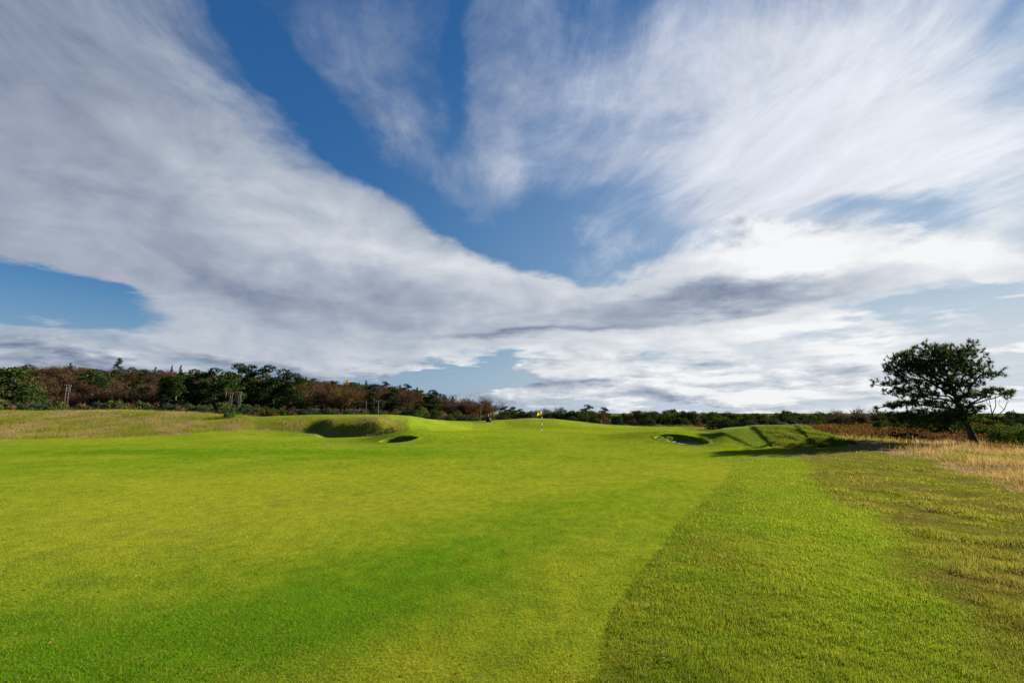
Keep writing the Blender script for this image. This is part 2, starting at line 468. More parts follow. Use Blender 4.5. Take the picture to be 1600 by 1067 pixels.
def turf(x, y):
    """colour of the sward by species and wear; albedo"""
    x = np.asarray(x, float); y = np.asarray(y, float)
    d = np.hypot(x, y)
    n1 = fbm(x, y * 0.8, 3.2, 4, 21); n2 = fbm(x, y, 0.55, 4, 22); n3 = fbm(x, y, 0.11, 3, 23); n4 = fbm(x * 0.5, y, 11.0, 3, 24)
    g = np.clip(0.40 + 0.40 * greenness(x + 0.25 * n1, y + 0.8 * n1) + 0.24 * n1 + 0.22 * n2 + 0.16 * n3 + 0.18 * n4 + 0.10 * fbm(x * 0.12, y, 1.9, 3, 28) * sstep(9, 18, d), 0, 1)[..., None]
    c = lerp(YEL, LUSH, g)
    # dry threads
    dry = np.clip(0.5 * n2 + 0.6 * n3 + 0.35 * fbm(x, y, 5.0, 3, 29) - 0.25, 0, 1)[..., None] * (1 - g)
    c = lerp(c, BARE, 0.55 * dry)
    semi, rough, tall = zone(x, y)
    m2 = np.clip(0.5 + 0.30 * fbm(x, y, 1.6, 3, 41) + 0.32 * fbm(x, y, 0.28, 3, 42), 0, 1)[..., None]
    cs = lerp(lerp(SEMI_C, YEL, 0.25), lerp(LUSH, SEMI_C, 0.35), m2)
    yy = np.maximum(y, 1.0); ppx = 800 + 807.8 * x / yy; ppy = 645 + 816 * EYE / yy
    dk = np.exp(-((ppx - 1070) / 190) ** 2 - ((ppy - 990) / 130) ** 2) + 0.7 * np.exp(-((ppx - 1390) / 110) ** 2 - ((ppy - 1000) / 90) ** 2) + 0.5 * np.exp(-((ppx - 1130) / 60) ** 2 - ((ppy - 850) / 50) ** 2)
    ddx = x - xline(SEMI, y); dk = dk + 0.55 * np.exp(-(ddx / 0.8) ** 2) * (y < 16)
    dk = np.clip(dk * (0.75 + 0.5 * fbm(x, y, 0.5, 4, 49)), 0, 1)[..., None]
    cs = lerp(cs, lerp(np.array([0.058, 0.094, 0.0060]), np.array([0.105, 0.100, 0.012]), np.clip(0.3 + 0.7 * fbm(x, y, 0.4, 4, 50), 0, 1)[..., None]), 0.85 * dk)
    c = lerp(c, cs, semi[..., None] * 0.95)
    rr = np.clip(0.45 + 0.45 * fbm(x, y, 1.1, 4, 43) + 0.25 * fbm(x, y, 0.22, 3, 44), 0, 1)[..., None]
    cr = lerp(lerp(ROUGH_C, BARE, 0.45), lerp(SEMI_C, YEL, 0.45) * 0.72, rr)
    c = lerp(c, cr, rough[..., None] * 0.9)
    ct = lerp(STRAW * 0.75, GREENT, np.clip(0.35 + 0.7 * fbm(x, y, 1.3, 4, 45), 0, 1)[..., None])
    c = lerp(c, ct, tall[..., None])
    fe, face = fescue(x, y)
    cf = lerp(STRAW * 0.8, GREENT, np.clip(0.45 + 0.7 * fbm(x, y, 2.2, 4, 46), 0, 1)[..., None])
    c = lerp(c, cf, fe[..., None])
    c = lerp(c, lerp(GREENT, STRAW * 0.6, np.clip(0.3 + 0.6 * fbm(x, y, 0.8, 3, 47), 0, 1)[..., None]), face[..., None] * 0.8)
    # leaf litter and bare earth under the wood
    wood = (sstep(58, 74, y) * (bearing(x, y) < 760))[..., None]
    c = lerp(c, np.array([0.045, 0.035, 0.018]), wood * sstep(74, 100, d)[..., None])
    c = lerp(c, np.array([0.06, 0.075, 0.02]), (sstep(74, 120, d) * (bearing(x, y) >= 760))[..., None])
    return c

# ------------------------------------------------------------------ ground
def inside(poly, x, y):
    c = np.zeros(x.shape, bool); n = len(poly)
    for i in range(n):
        x1, y1 = poly[i]; x2, y2 = poly[(i + 1) % n]
        k = (y1 > y) != (y2 > y)
        c ^= k & (x < (x2 - x1) * (y - y1) / (y2 - y1 + 1e-12) + x1)
    return c

def ground_hit(px, py):
    """where the line of sight meets the modelled land"""
    ds = np.linspace(20, 42, 1200)
    pts = np.array([at(px, py, d) for d in ds])
    f = pts[:, 2] - height(pts[:, 0], pts[:, 1])
    k = np.argmax(f < 0)
    return pts[k, :2]

def smooth_closed(pts, n):
    pts = np.asarray(pts); m = len(pts); out = []
    for s in np.arange(n) / n * m:
        i = int(s); f = s - i
        p0, p1, p2, p3 = pts[(i - 1) % m], pts[i % m], pts[(i + 1) % m], pts[(i + 2) % m]
        out.append(0.5 * (2 * p1 + (p2 - p0) * f + (2 * p0 - 5 * p1 + 4 * p2 - p3) * f * f + (3 * p1 - p0 - 3 * p2 + p3) * f ** 3))
    return np.array(out)

OUT_L = smooth_closed([ground_hit(*p) for p in BUNK_L], 72)
OUT_R = smooth_closed([ground_hit(*p) for p in BUNK_R], 84)

def grown(o, k):
    c = o.mean(0); v = o - c; L = np.linalg.norm(v, axis=1, keepdims=True)
    return o + v / L * k

m_ground, n, out = material('turf')
b = n.new('ShaderNodeBsdfPrincipled'); b.inputs['Roughness'].default_value = 1.0; b.inputs['Specular IOR Level'].default_value = 0.0
pos = n.new('ShaderNodeNewGeometry').outputs['Position']
f1 = n.noise(pos, 34, 5, 0.7); f2 = n.noise(n.map(pos, sc=(1, 0.6, 1)), 5.0, 5, 0.62)
k = n.m('ADD', n.rng(f1, 0.3, 0.72, 0.55, 1.30), n.rng(f2, 0.3, 0.7, -0.16, 0.18))
n.put(b.inputs['Base Color'], n.v('SCALE', n.attr('col', 'Color'), s=k))
bp = n.new('ShaderNodeBump'); bp.inputs['Strength'].default_value = 0.5; bp.inputs['Distance'].default_value = 0.03
n.put(bp.inputs['Height'], f1); n.put(b.inputs['Normal'], bp.outputs[0])
n.put(out.inputs[0], b.outputs[0])

ang = np.concatenate([np.arange(-180, -58, 4.0), np.arange(-58, 58, 0.25), np.arange(58, 180, 4.0)])
rad = [0.5]
while rad[-1] < 6500:
    r0 = rad[-1]
    rad.append(r0 * (1.10 if r0 < 2.2 else 1.009 if r0 < 76 else 1.02 if r0 < 330 else 1.16))
rad = np.array(rad)
A, RR = np.meshgrid(np.radians(ang), rad)
X = RR * np.sin(A); Y = RR * np.cos(A)
Z = height(X, Y)
C = turf(X, Y)
nr, na = A.shape
idx = np.arange(nr * na).reshape(nr, na)
a0 = idx[:-1, :]; a1 = np.roll(idx, -1, 1)[:-1, :]; b0 = idx[1:, :]; b1 = np.roll(idx, -1, 1)[1:, :]
Q = np.stack([a0, b0, b1, a1], -1).reshape(-1, 4)
V = np.stack([X, Y, Z], -1).reshape(-1, 3)
cen = V[Q].mean(1)
hole = inside(grown(OUT_L, 0.12), cen[:, 0], cen[:, 1]) | inside(grown(OUT_R, 0.12), cen[:, 0], cen[:, 1])
Q = Q[~hole]
# close the middle under the camera
V = np.vstack([V, [[0, 0, float(height(np.array([0.0]), np.array([0.01]))[0])]]])
cap = np.stack([np.full(na, nr * na), idx[0], np.roll(idx[0], -1), np.roll(idx[0], -1)], -1)
COL = np.vstack([C.reshape(-1, 3), [C.reshape(-1, 3)[0]]])
ground = mesh_from('ground', V, Q, m_ground, cols=COL, smooth=True)
tag(ground, kind='structure')
capo = mesh_from('ground_cap', V[np.r_[idx[0], nr * na]], np.stack([np.full(na, na), np.arange(na), (np.arange(na) + 1) % na], -1), m_ground, cols=COL[np.r_[idx[0], nr * na]], smooth=True)
tag(capo, kind='structure')

# ------------------------------------------------------------------ bunkers
m_sand, n, out = material('dark_sand')
b = n.new('ShaderNodeBsdfPrincipled'); b.inputs['Roughness'].default_value = 1.0; b.inputs['Specular IOR Level'].default_value = 0.05
pos = n.new('ShaderNodeNewGeometry').outputs['Position']
n.put(b.inputs['Base Color'], n.mix(n.noise(pos, 9, 6, 0.6), (0.13, 0.085, 0.06), (0.21, 0.15, 0.11)))  # dark brown sand tone, mottled by noise
bp = n.new('ShaderNodeBump'); bp.inputs['Strength'].default_value = 0.6; bp.inputs['Distance'].default_value = 0.03
n.put(bp.inputs['Height'], n.noise(n.map(pos, sc=(1, 3, 1)), 12, 5, 0.6)); n.put(b.inputs['Normal'], bp.outputs[0]); n.put(out.inputs[0], b.outputs[0])

m_face, n, out = material('grassed_face')
b = n.new('ShaderNodeBsdfPrincipled'); b.inputs['Roughness'].default_value = 1.0; b.inputs['Specular IOR Level'].default_value = 0.0
pos = n.new('ShaderNodeNewGeometry').outputs['Position']
fn = n.noise(n.map(pos, sc=(1, 1, 1.6)), 11, 6, 0.65)
n.put(b.inputs['Base Color'], n.mix(n.rng(fn, 0.3, 0.7), (0.045, 0.080, 0.007), (0.120, 0.150, 0.014)))
bp = n.new('ShaderNodeBump'); bp.inputs['Strength'].default_value = 1.0; bp.inputs['Distance'].default_value = 0.12
n.put(bp.inputs['Height'], fn); n.put(b.inputs['Normal'], bp.outputs[0]); n.put(out.inputs[0], b.outputs[0])

def unit2(v):
    return v / np.linalg.norm(v, axis=1, keepdims=True)

def bunker(outl, depth, label, lit=0.0):
    c = outl.mean(0)
    zc = float(height(np.array([c[0]]), np.array([c[1]]))[0])
    root = thing('bunker', (c[0], c[1], zc), label, 'bunker', 'pot bunkers before the green')
    o3 = np.array([c[0], c[1], zc])
    ncol = len(outl)
    zo = height(outl[:, 0], outl[:, 1])
    zf = zo.min() - depth
    # turf lip: from the surrounding land to a rounded edge
    rings = []
    for k, dz in ((0.55, -0.03), (0.40, 0.004), (0.25, 0.012), (0.12, 0.02), (0.03, 0.02), (-0.02, 0.0), (-0.04, -0.06)):
        p = grown(outl, k); rings.append(np.column_stack([p, height(p[:, 0], p[:, 1]) + dz]))
    V = np.vstack(rings); F = []
    for r in range(len(rings) - 1):
        for i in range(ncol):
            j = (i + 1) % ncol
            F.append((r * ncol + i, r * ncol + j, (r + 1) * ncol + j, (r + 1) * ncol + i))
    mesh_from('turf_lip', V - o3, F, m_ground, root, cols=turf(V[:, 0], V[:, 1]), smooth=True)
    # grassed wall down to the sand
    rings = []
    top = rings_top = V[-ncol:]
    N = 7
    for q in range(N):
        f = q / (N - 1)
        dirn = unit2(outl - c); slope_in = 0.16 + lit * np.clip(dirn @ np.array([-0.90, 0.43]), 0, 1)
        p = c + (outl - c) * (0.985 - (slope_in * f ** 0.8)[:, None])
        z = top[:, 2] * (1 - f) + (zf - 0.05) * f
        jit = 0.05 * fbm(p[:, 0] * 3 + q, p[:, 1] * 3, 0.5, 2, 5) * (0 < q < N - 1)
        rings.append(np.column_stack([p, z + jit]))
    V = np.vstack(rings); F = []
    for r in range(N - 1):
        for i in range(ncol):
            j = (i + 1) % ncol
            F.append((r * ncol + i, r * ncol + j, (r + 1) * ncol + j, (r + 1) * ncol + i))
    mesh_from('grass_wall', V - o3, F, m_face, root, smooth=True)
    V = [[c[0], c[1], zf]]; F = []
    for s, dz in ((0.4, 0.0), (0.65, 0.03), (0.82, 0.10)):
        dirn = unit2(outl - c); lim = 1 - (0.16 + lit * np.clip(dirn @ np.array([-0.90, 0.43]), 0, 1)) + 0.02
        p = c + (outl - c) * (s / 0.82 * lim)[:, None]
        V += list(np.column_stack([p, zf + dz + 0.02 * fbm(p[:, 0], p[:, 1], 0.4, 2, 6)]))
    T = []
    for i in range(ncol):
        j = (i + 1) % ncol
        T.append((0, 1 + i, 1 + j))
        for r in range(2):
            a, b_ = 1 + r * ncol, 1 + (r + 1) * ncol
            T += [(a + i, b_ + i, b_ + j), (a + i, b_ + j, a + j)]
    mesh_from('sand_floor', np.array(V) - o3, T, m_sand, root, smooth=True)
    return root

bunker(OUT_L, 0.45, 'narrow pot bunker with a dark shaded hollow, left of the flag', 0.0)
bunker(OUT_R, 0.10, 'wider pot bunker with a sunlit green wall and sandy floor, below the knoll', 0.75)
# ------------------------------------------------------------------ grass
def grass_mat(name, transl=0.45, rough_spec=0.0):
    m, n, out = material(name)
    c = n.attr('col', 'Color')
    d = n.new('ShaderNodeBsdfDiffuse'); n.put(d.inputs['Color'], c)
    t = n.new('ShaderNodeBsdfTranslucent'); n.put(t.inputs['Color'], n.v('MULTIPLY', c, (1.12, 1.06, 0.8)))
    mx = n.new('ShaderNodeMixShader'); mx.inputs[0].default_value = transl
    n.put(mx.inputs[1], d.outputs[0]); n.put(mx.inputs[2], t.outputs[0])
    n.put(out.inputs[0], mx.outputs[0])
    return m
m_grass = grass_mat('grass_blades')

def blades(name, x, y, h, w, colr, lean=0.5, label=None, zoff=-0.004, curl=None):
    """one upright leaf per point"""
    N = len(x)
    z = height(x, y) + zoff
    th = rng.uniform(0, 2 * np.pi, N)
    ld = rng.uniform(0, 2 * np.pi, N) if curl is None else curl + rng.normal(0, 0.7, N)
    ln = np.abs(rng.normal(0, lean, N)) * h
    bx, by = np.cos(th) * w * 0.5, np.sin(th) * w * 0.5
    V = np.empty((N, 3, 3), np.float32)
    V[:, 0] = np.stack([x - bx, y - by, z], -1)
    V[:, 1] = np.stack([x + bx, y + by, z], -1)
    V[:, 2] = np.stack([x + np.cos(ld) * ln, y + np.sin(ld) * ln, z + h], -1)
    Cc = np.repeat(colr[:, None, :], 3, 1)
    o = mesh_from(name, V.reshape(-1, 3), np.arange(3 * N).reshape(-1, 3), m_grass, cols=Cc.reshape(-1, 3))
    o['kind'] = 'stuff'
    if label: o['label'] = label
    return o

def in_hole(x, y):
    return inside(grown(OUT_L, 0.3), x, y) | inside(grown(OUT_R, 0.3), x, y)

# short sward, thick near the feet and thinning with distance
N = 1650000
px = rng.uniform(-420, 2020, N); d = 1.0 / rng.uniform(1 / 30.0, 1 / 2.2, N)
d = d * rng.uniform(0.985, 1.015, N)
x = (px - 800) / 807.8 * d; y = d
semi, rough, tall = zone(x, y)
keep = (tall < 0.6) & ~in_hole(x, y) & (rng.random(N) > 0.92 * sstep(14, 27, y)) & (y < 29)
x, y, semi, rough, d = [v[keep] for v in (x, y, semi, rough, d)]
c = turf(x, y)
tuft = np.clip(0.5 + 0.50 * fbm(x, y, 0.16, 3, 61) + 0.35 * fbm(x, y, 0.7, 3, 63), 0.0, 1.3)
rt = np.clip(0.5 + 0.75 * fbm(x, y, 0.55, 4, 62), 0.05, 1.4)
h = (0.013 + 0.006 * tuft) * (1 - semi) + (0.020 + 0.022 * tuft) * semi
h = h * (1 - rough) + (0.012 + 0.062 * rt ** 1.7) * rough
h = h * rng.uniform(0.55, 1.25, len(x))
w = np.maximum(0.0026, 0.00105 * d) * rng.uniform(0.7, 1.3, len(x))
j = rng.uniform(0.62, 1.5, len(x))[:, None]
hue = rng.normal(0, 0.10, len(x))[:, None]
c = c * (1.32 - 0.30 * sstep(10, 24, d))[:, None] * (1 + (j - 1) * (1 - 0.5 * sstep(10, 24, d))[:, None]) * np.concatenate([1 + hue, 1 - 0.2 * hue, 1 - 0.5 * hue], 1)
c = c * (1 - rough[:, None] * np.clip(0.75 - 0.95 * rt, 0, 0.6)[:, None])
pale = (rng.random(len(x)) < 0.05 + 0.05 * rough)[:, None]
c = np.where(pale, np.array([0.21, 0.185, 0.075]) * j, c)
lean = 0.55
blades('mown_grass', x, y, h, w, c, 0.6, 'short mown turf of the fairway and the longer cut beside it')

# dry standing grass: the bank on the left, the hollow's face and the field on the right
def field_pts(N, p0, p1, d0, d1):
    px = rng.uniform(p0, p1, N); d = 1.0 / rng.uniform(1 / d1, 1 / d0, N)
    return (px - 800) / 807.8 * d, d
x, y = field_pts(260000, -420, 640, 32.5, 62)
fe, face = fescue(x, y)
k = rng.random(len(x)) < np.maximum(fe, face * 0.9)
x, y, fe, face = x[k], y[k], fe[k], face[k]
cl = np.clip(0.5 + 0.7 * fbm(x, y, 1.4, 4, 71), 0, 1)
h = (0.07 + 0.22 * cl) * np.where(fe > face, 1.0, 0.75) * rng.uniform(0.5, 1.2, len(x)) * sstep(32.5, 36.5, y)
w = np.maximum(0.009, 0.00040 * y) * rng.uniform(0.6, 1.4, len(x))
mixv = np.clip(0.62 + 0.7 * fbm(x, y, 2.2, 4, 46) + rng.normal(0, 0.22, len(x)), 0, 1)[:, None]
c = lerp(STRAW * 1.1, GREENT * 1.25, mixv) * rng.uniform(0.6, 1.35, len(x))[:, None]
blades('dry_grass', x, y, h, w, c, 0.5, 'dry yellow grass standing on the bank before the gorse')

x, y = field_pts(480000, 1180, 2700, 4.0, 46)
semi, rough, tall = zone(x, y)
near = 1 - sstep(1300, 1380, bearing(x, y)) * 0
k = (rng.random(len(x)) < tall) & (bearing(x, y) > 1290 - 0 * y)
x, y = x[k], y[k]
edge = np.clip((x - xline(TALL, y)) / 1.2, 0, 1)
cl = np.clip(0.5 + 0.8 * fbm(x, y, 1.1, 4, 72), 0, 1)
h = (0.05 + 0.24 * cl * edge + 0.05 * edge) * rng.uniform(0.45, 1.25, len(x))
w = np.maximum(0.0045, 0.00062 * y) * rng.uniform(0.6, 1.5, len(x))
gm = np.clip(0.28 + 0.75 * fbm(x, y, 1.3, 4, 45) + rng.normal(0, 0.2, len(x)), 0, 1)[:, None]
rust = np.clip(0.25 + 0.8 * fbm(x, y, 3.0, 3, 48) + rng.normal(0, 0.2, len(x)), 0, 1)[:, None]
c = lerp(lerp(STRAW * 1.1, np.array([0.20, 0.105, 0.045]), rust), GREENT * 1.05, gm) * rng.uniform(0.55, 1.35, len(x))[:, None]
blades('tall_grass', x, y, h, w, c, 0.45, 'tall straw coloured grass at the right edge of the rough')

# the knoll: each cut stands a little longer than the one before, tussocks at the right end
x, y = field_pts(260000, 1085, 1345, 24.3, 36)
kb = np.interp(bearing(x, y), KNOLL[:, 0], KNOLL[:, 1])
st = np.zeros(len(x))
for a_, b_ in (CUT1, CUT2, CUT3):
    st += -seg_side(x, y, a_, b_) > 0
k = (rng.random(len(x)) < 0.25 + 0.4 * st) & (st > 0) & (y > 24.9 + 0.5 * fbm(x, y, 1.2, 2, 19)) & ~in_hole(x, y) & (x < 16.8)
x, y, st = x[k], y[k], st[k]
tu = np.clip(0.5 + 0.9 * fbm(x, y, 0.7, 4, 73), 0, 1.3)
h = np.where(st < 1.5, 0.022, np.where(st < 2.5, 0.03 + 0.06 * tu, 0.04 + 0.20 * tu)) * rng.uniform(0.6, 1.25, len(x))
w = 0.011 * rng.uniform(0.7, 1.5, len(x))
c1 = np.array([0.135, 0.185, 0.030]); c2 = np.array([0.095, 0.145, 0.010]); c3 = np.array([0.085, 0.125, 0.011])
c = np.where((st < 1.5)[:, None], c1, np.where((st < 2.5)[:, None], c2, c3)) * rng.uniform(0.65, 1.3, (len(x), 1))
dry = (rng.random(len(x)) < 0.18 * (st > 1.5))[:, None]
c = np.where(dry, np.array([0.16, 0.125, 0.045]), c)
blades('knoll_grass', x, y, h, w, c, 0.5, 'longer bright grass and tussocks on the knoll beside the right bunker')

# a few blown leaves and crumbs of earth on the turf
N = 420
px = rng.uniform(-200, 1800, N); d = 1.0 / rng.uniform(1 / 26.0, 1 / 3.0, N)
x = (px - 800) / 807.8 * d; y = d
z = height(x, y) + 0.016
s_ = rng.uniform(0.006, 0.019, N)
th = rng.uniform(0, 6.28, N)
V = np.empty((N, 4, 3))
for q, (a, b_) in enumerate(((-1, 0), (0, -0.55), (1, 0), (0, 0.55))):
    V[:, q] = np.stack([x + s_ * (a * np.cos(th) - b_ * np.sin(th)), y + s_ * (a * np.sin(th) + b_ * np.cos(th)), z + rng.uniform(0, 0.016, N)], -1)
c = np.where(rng.random((N, 1)) < 0.6, np.array([0.045, 0.030, 0.014]), np.array([0.20, 0.13, 0.045])) * rng.uniform(0.6, 1.3, (N, 1))
o = mesh_from('fallen_leaves', V.reshape(-1, 3), np.arange(4 * N).reshape(-1, 4), m_grass, cols=np.repeat(c, 4, 0))
o['kind'] = 'stuff'; o['label'] = 'small brown leaves and crumbs of earth scattered on the turf'
# ------------------------------------------------------------------ plant building
def leaf_mat(name, transl):
    return grass_mat(name, transl)
m_leaf = leaf_mat('foliage', 0.25)
m_needle = leaf_mat('needles', 0.32)
m_bark, n, out = material('bark')
b = n.new('ShaderNodeBsdfPrincipled'); b.inputs['Roughness'].default_value = 0.95; b.inputs['Specular IOR Level'].default_value = 0.08
pos = n.new('ShaderNodeTexCoord').outputs['Object']
bn_ = n.noise(n.map(pos, sc=(6, 6, 1.6)), 3.0, 6, 0.65)
n.put(b.inputs['Base Color'], n.mix(n.rng(bn_, 0.3, 0.7), (0.022, 0.016, 0.013), (0.070, 0.052, 0.040)))
bp = n.new('ShaderNodeBump'); bp.inputs['Strength'].default_value = 0.9; bp.inputs['Distance'].default_value = 0.03
n.put(bp.inputs['Height'], bn_); n.put(b.inputs['Normal'], bp.outputs[0]); n.put(out.inputs[0], b.outputs[0])

def tube(pts, radii, sides=6):
    """tapered tube along points; returns verts, quads"""
    pts = np.asarray(pts, float); k = len(pts); V = []; F = []
    t = np.gradient(pts, axis=0); t /= np.linalg.norm(t, axis=1, keepdims=True) + 1e-9
    for i in range(k):
        a = np.cross(t[i], [0.3, 0.9, 0.2]); a /= np.linalg.norm(a) + 1e-9
        c = np.cross(t[i], a)
        for s in range(sides):
            th = 2 * np.pi * s / sides
            V.append(pts[i] + radii[i] * (np.cos(th) * a + np.sin(th) * c))
    for i in range(k - 1):
        for s in range(sides):
            u = (s + 1) % sides
            F.append((i * sides + s, i * sides + u, (i + 1) * sides + u, (i + 1) * sides + s))
    return np.array(V), np.array(F, int)

def join(parts):
    V = []; F = []; o = 0
    for v, f in parts:
        V.append(v); F.append(np.asarray(f) + o); o += len(v)
    return np.vstack(V), np.vstack(F)

def unit(v):
    return v / (np.linalg.norm(v, axis=-1, keepdims=True) + 1e-9)

def flakes(p, nrm, size, aspect=1.0):
    """small leaf faces at p, roughly facing nrm"""
    N = len(p)
    r = unit(rng.normal(size=(N, 3)))
    a = unit(np.cross(nrm, r)); b_ = np.cross(nrm, a)
    s = size * rng.uniform(0.6, 1.4, (N, 1)) if np.isscalar(size) else size[:, None]
    V = np.empty((N, 3, 3))
    V[:, 0] = p - a * s * 0.5 * aspect
    V[:, 1] = p + a * s * 0.5 * aspect
    V[:, 2] = p + b_ * s
    return V.reshape(-1, 3), np.arange(3 * N).reshape(-1, 3)

def slivers(p, dirv_, length, width):
    N = len(p)
    side = unit(np.cross(dirv_, unit(rng.normal(size=(N, 3)))))
    L = length * rng.uniform(0.5, 1.3, (N, 1)); Wd = width * rng.uniform(0.6, 1.4, (N, 1))
    V = np.empty((N, 3, 3))
    V[:, 0] = p - side * Wd * 0.5; V[:, 1] = p + side * Wd * 0.5; V[:, 2] = p + dirv_ * L
    return V.reshape(-1, 3), np.arange(3 * N).reshape(-1, 3)

def colours(N, base, jit=0.35, hue=0.10):
    j = rng.uniform(1 - jit, 1 + jit, (N, 1)); hh = rng.normal(0, hue, (N, 1))
    c = np.asarray(base) * j * np.concatenate([1 + hh, 1 + 0 * hh, 1 - hh], 1)
    return np.repeat(np.clip(c, 0, 1), 3, 0)

def blob_leaves(blobs, per, size, bias=0.55):
    P = []; Nn = []
    for cx, cy, cz, rx, ry, rz in blobs:
        k = max(8, int(per * (rx * ry + rx * rz + ry * rz) / 3))
        u = unit(rng.normal(size=(k, 3))); u[:, 2] = np.where(u[:, 2] < -0.45, -u[:, 2], u[:, 2])
        f = rng.uniform(0.62, 1.06, (k, 1))
        P.append(np.array([cx, cy, cz]) + u * f * np.array([rx, ry, rz]))
        Nn.append(unit(u * bias + rng.normal(size=(k, 3)) * 0.6 + np.array([0, 0, 0.15])))
    P = np.vstack(P); Nn = np.vstack(Nn)
    return flakes(P, Nn, size)

PINE_C = (0.016, 0.031, 0.009); PINE_L = (0.027, 0.046, 0.012)
def make_pine(H=10.0, Wd=7.5, tint=PINE_C, nb=26, flat=0.42):
    parts = [tube([(0, 0, -0.6), (0.1, 0, H * 0.3), (0.0, 0.1, H * 0.6), (0.15, 0, H * 0.9)], [0.26, 0.20, 0.13, 0.05], 6)]
    bl = []
    for i in range(nb):
        f = (i + 0.5) / nb; z = H * (0.16 + 0.72 * f)
        rad = Wd * 0.5 * (1 - 0.75 * max(0, f - 0.25) ** 1.5) * rng.uniform(0.25, 0.85) * (0.65 + 0.35 * min(1, f / 0.2)); a = rng.uniform(0, 2 * np.pi)
        r = rng.uniform(1.15, 1.9) * (1.1 - 0.45 * f) * Wd / 7.5
        p = (rad * np.cos(a), rad * np.sin(a), z)
        bl.append((*p, r, r, r * flat * rng.uniform(0.8, 1.5)))
        parts.append(tube([(0.05, 0.05, z - 0.9), (p[0] * 0.5, p[1] * 0.5, z - 0.45), p], [0.07, 0.05, 0.03], 4))
    bl.append((0.1, 0.1, H * 0.90, 1.5, 1.5, 1.0))
    V, F = blob_leaves(bl, 120, 0.30)
    return join(parts), (V, F, colours(len(F), tint, 0.45, 0.12))

def make_bare(H=7.0, Wd=8.5, tint=(0.075, 0.040, 0.022), lean=0.0, n_tw=2600, low=0.25):
    """winter crown: limbs and a haze of twigs with the last leaves"""
    parts = [tube([(0, 0, -0.6), (0.05, 0, H * 0.18), (0.05, 0.05, H * 0.36)], [0.22, 0.17, 0.13], 6)]
    P = []; D = []
    nl = 13
    for i in range(nl):
        a = 2 * np.pi * i / nl + rng.uniform(-0.3, 0.3)
        el_ = rng.uniform(0.15, 1.35)
        L = 0.5 * Wd * np.cos(el_) * rng.uniform(0.8, 1.05); hz = H * (low + (1 - low) * np.sin(el_)) * rng.uniform(0.88, 1.0)
        tip = np.array([L * np.cos(a) + lean * hz, L * np.sin(a), hz])
        mid = np.array([tip[0] * 0.42, tip[1] * 0.42, H * 0.30 + (hz - H * 0.30) * 0.45])
        parts.append(tube([(0.05, 0.05, H * rng.uniform(0.15, 0.33)), mid, tip * 0.96], [0.10, 0.06, 0.02], 4))
        k = n_tw // nl
        f = rng.uniform(0.35, 1.0, (k, 1)) ** 0.7
        base = np.where(f < 0.5, mid * f * 2 + np.array([0, 0, H * 0.2]) * (1 - f * 2), mid + (tip - mid) * (f - 0.5) * 2)
        p = base + rng.normal(size=(k, 3)) * np.array([0.80, 0.80, 0.42]) * Wd / 8.5
        P.append(p); D.append(unit((tip - np.array([0, 0, H * 0.2])) * 0.10 + rng.normal(size=(k, 3)) * 0.75 + np.array([lean * 1.5, 0, 0.25])))
    P = np.vstack(P); D = np.vstack(D)
    V, F = slivers(P, D, 0.75, 0.10)
    return join(parts), (V, F, colours(len(F), tint, 0.5, 0.14))

def make_spruce(H=11.0, Wd=5.0, tint=(0.017, 0.032, 0.012)):
    parts = [tube([(0, 0, -0.6), (0, 0, H * 0.5), (0, 0, H)], [0.2, 0.12, 0.02], 6)]
    P = []; D = []
    for i in range(46):
        f = i / 45; z = H * (0.12 + 0.88 * f); r = Wd * 0.5 * (1 - f) ** 0.8 * rng.uniform(0.75, 1.1) + 0.08
        a = rng.uniform(0, 2 * np.pi); tip = np.array([r * np.cos(a), r * np.sin(a), z + (0.12 if f > 0.5 else -0.25) * r])
        parts.append(tube([(0, 0, z), tip], [0.04, 0.015], 3))
        k = int(16 + 40 * (1 - f)); g = rng.uniform(0.15, 1, (k, 1))
        P.append(np.array([0, 0, z]) * (1 - g) + tip * g + rng.normal(size=(k, 3)) * 0.16); D.append(unit(np.array([tip[0], tip[1], 0.1]) * 0.5 + rng.normal(size=(k, 3)) * 0.5))
    V, F = slivers(np.vstack(P), np.vstack(D), 0.55, 0.20)
    return join(parts), (V, F, colours(len(F), tint, 0.4, 0.1))

def make_shrub(Wd=3.6, H=2.3, tint=(0.030, 0.046, 0.011), per=620, size=0.115, nb=11):
    bl = []
    for i in range(nb):
        a = rng.uniform(0, 2 * np.pi); r = Wd * 0.36 * np.sqrt(rng.uniform(0, 1))
        rr = rng.uniform(0.42, 0.78) * Wd / 3.6
        z = H * (0.62 - 0.42 * (r / (Wd * 0.36)) ** 2) * rng.uniform(0.55, 1.1)
        bl.append((r * np.cos(a), r * np.sin(a), z, rr, rr, rr * 0.72))
    for i in range(6):
        a = i * 1.05; bl.append((Wd * 0.3 * np.cos(a), Wd * 0.3 * np.sin(a), 0.28, 0.55, 0.55, 0.42))
    V, F = blob_leaves(bl, per, size, 0.8)
    k = V[:, 2].max(); V[:, 2] *= H / k
    k2 = rng.integers(0, len(V), 90)   # loose sprigs break the outline
    V2, F2 = slivers(V[k2], unit(rng.normal(size=(90, 3)) * 0.5 + np.array([0, 0, 1.0])), 0.34, 0.07)
    F = np.vstack([F, F2 + len(V)]); V = np.vstack([V, V2])
    return (V, F, colours(len(F), tint, 0.42, 0.14))

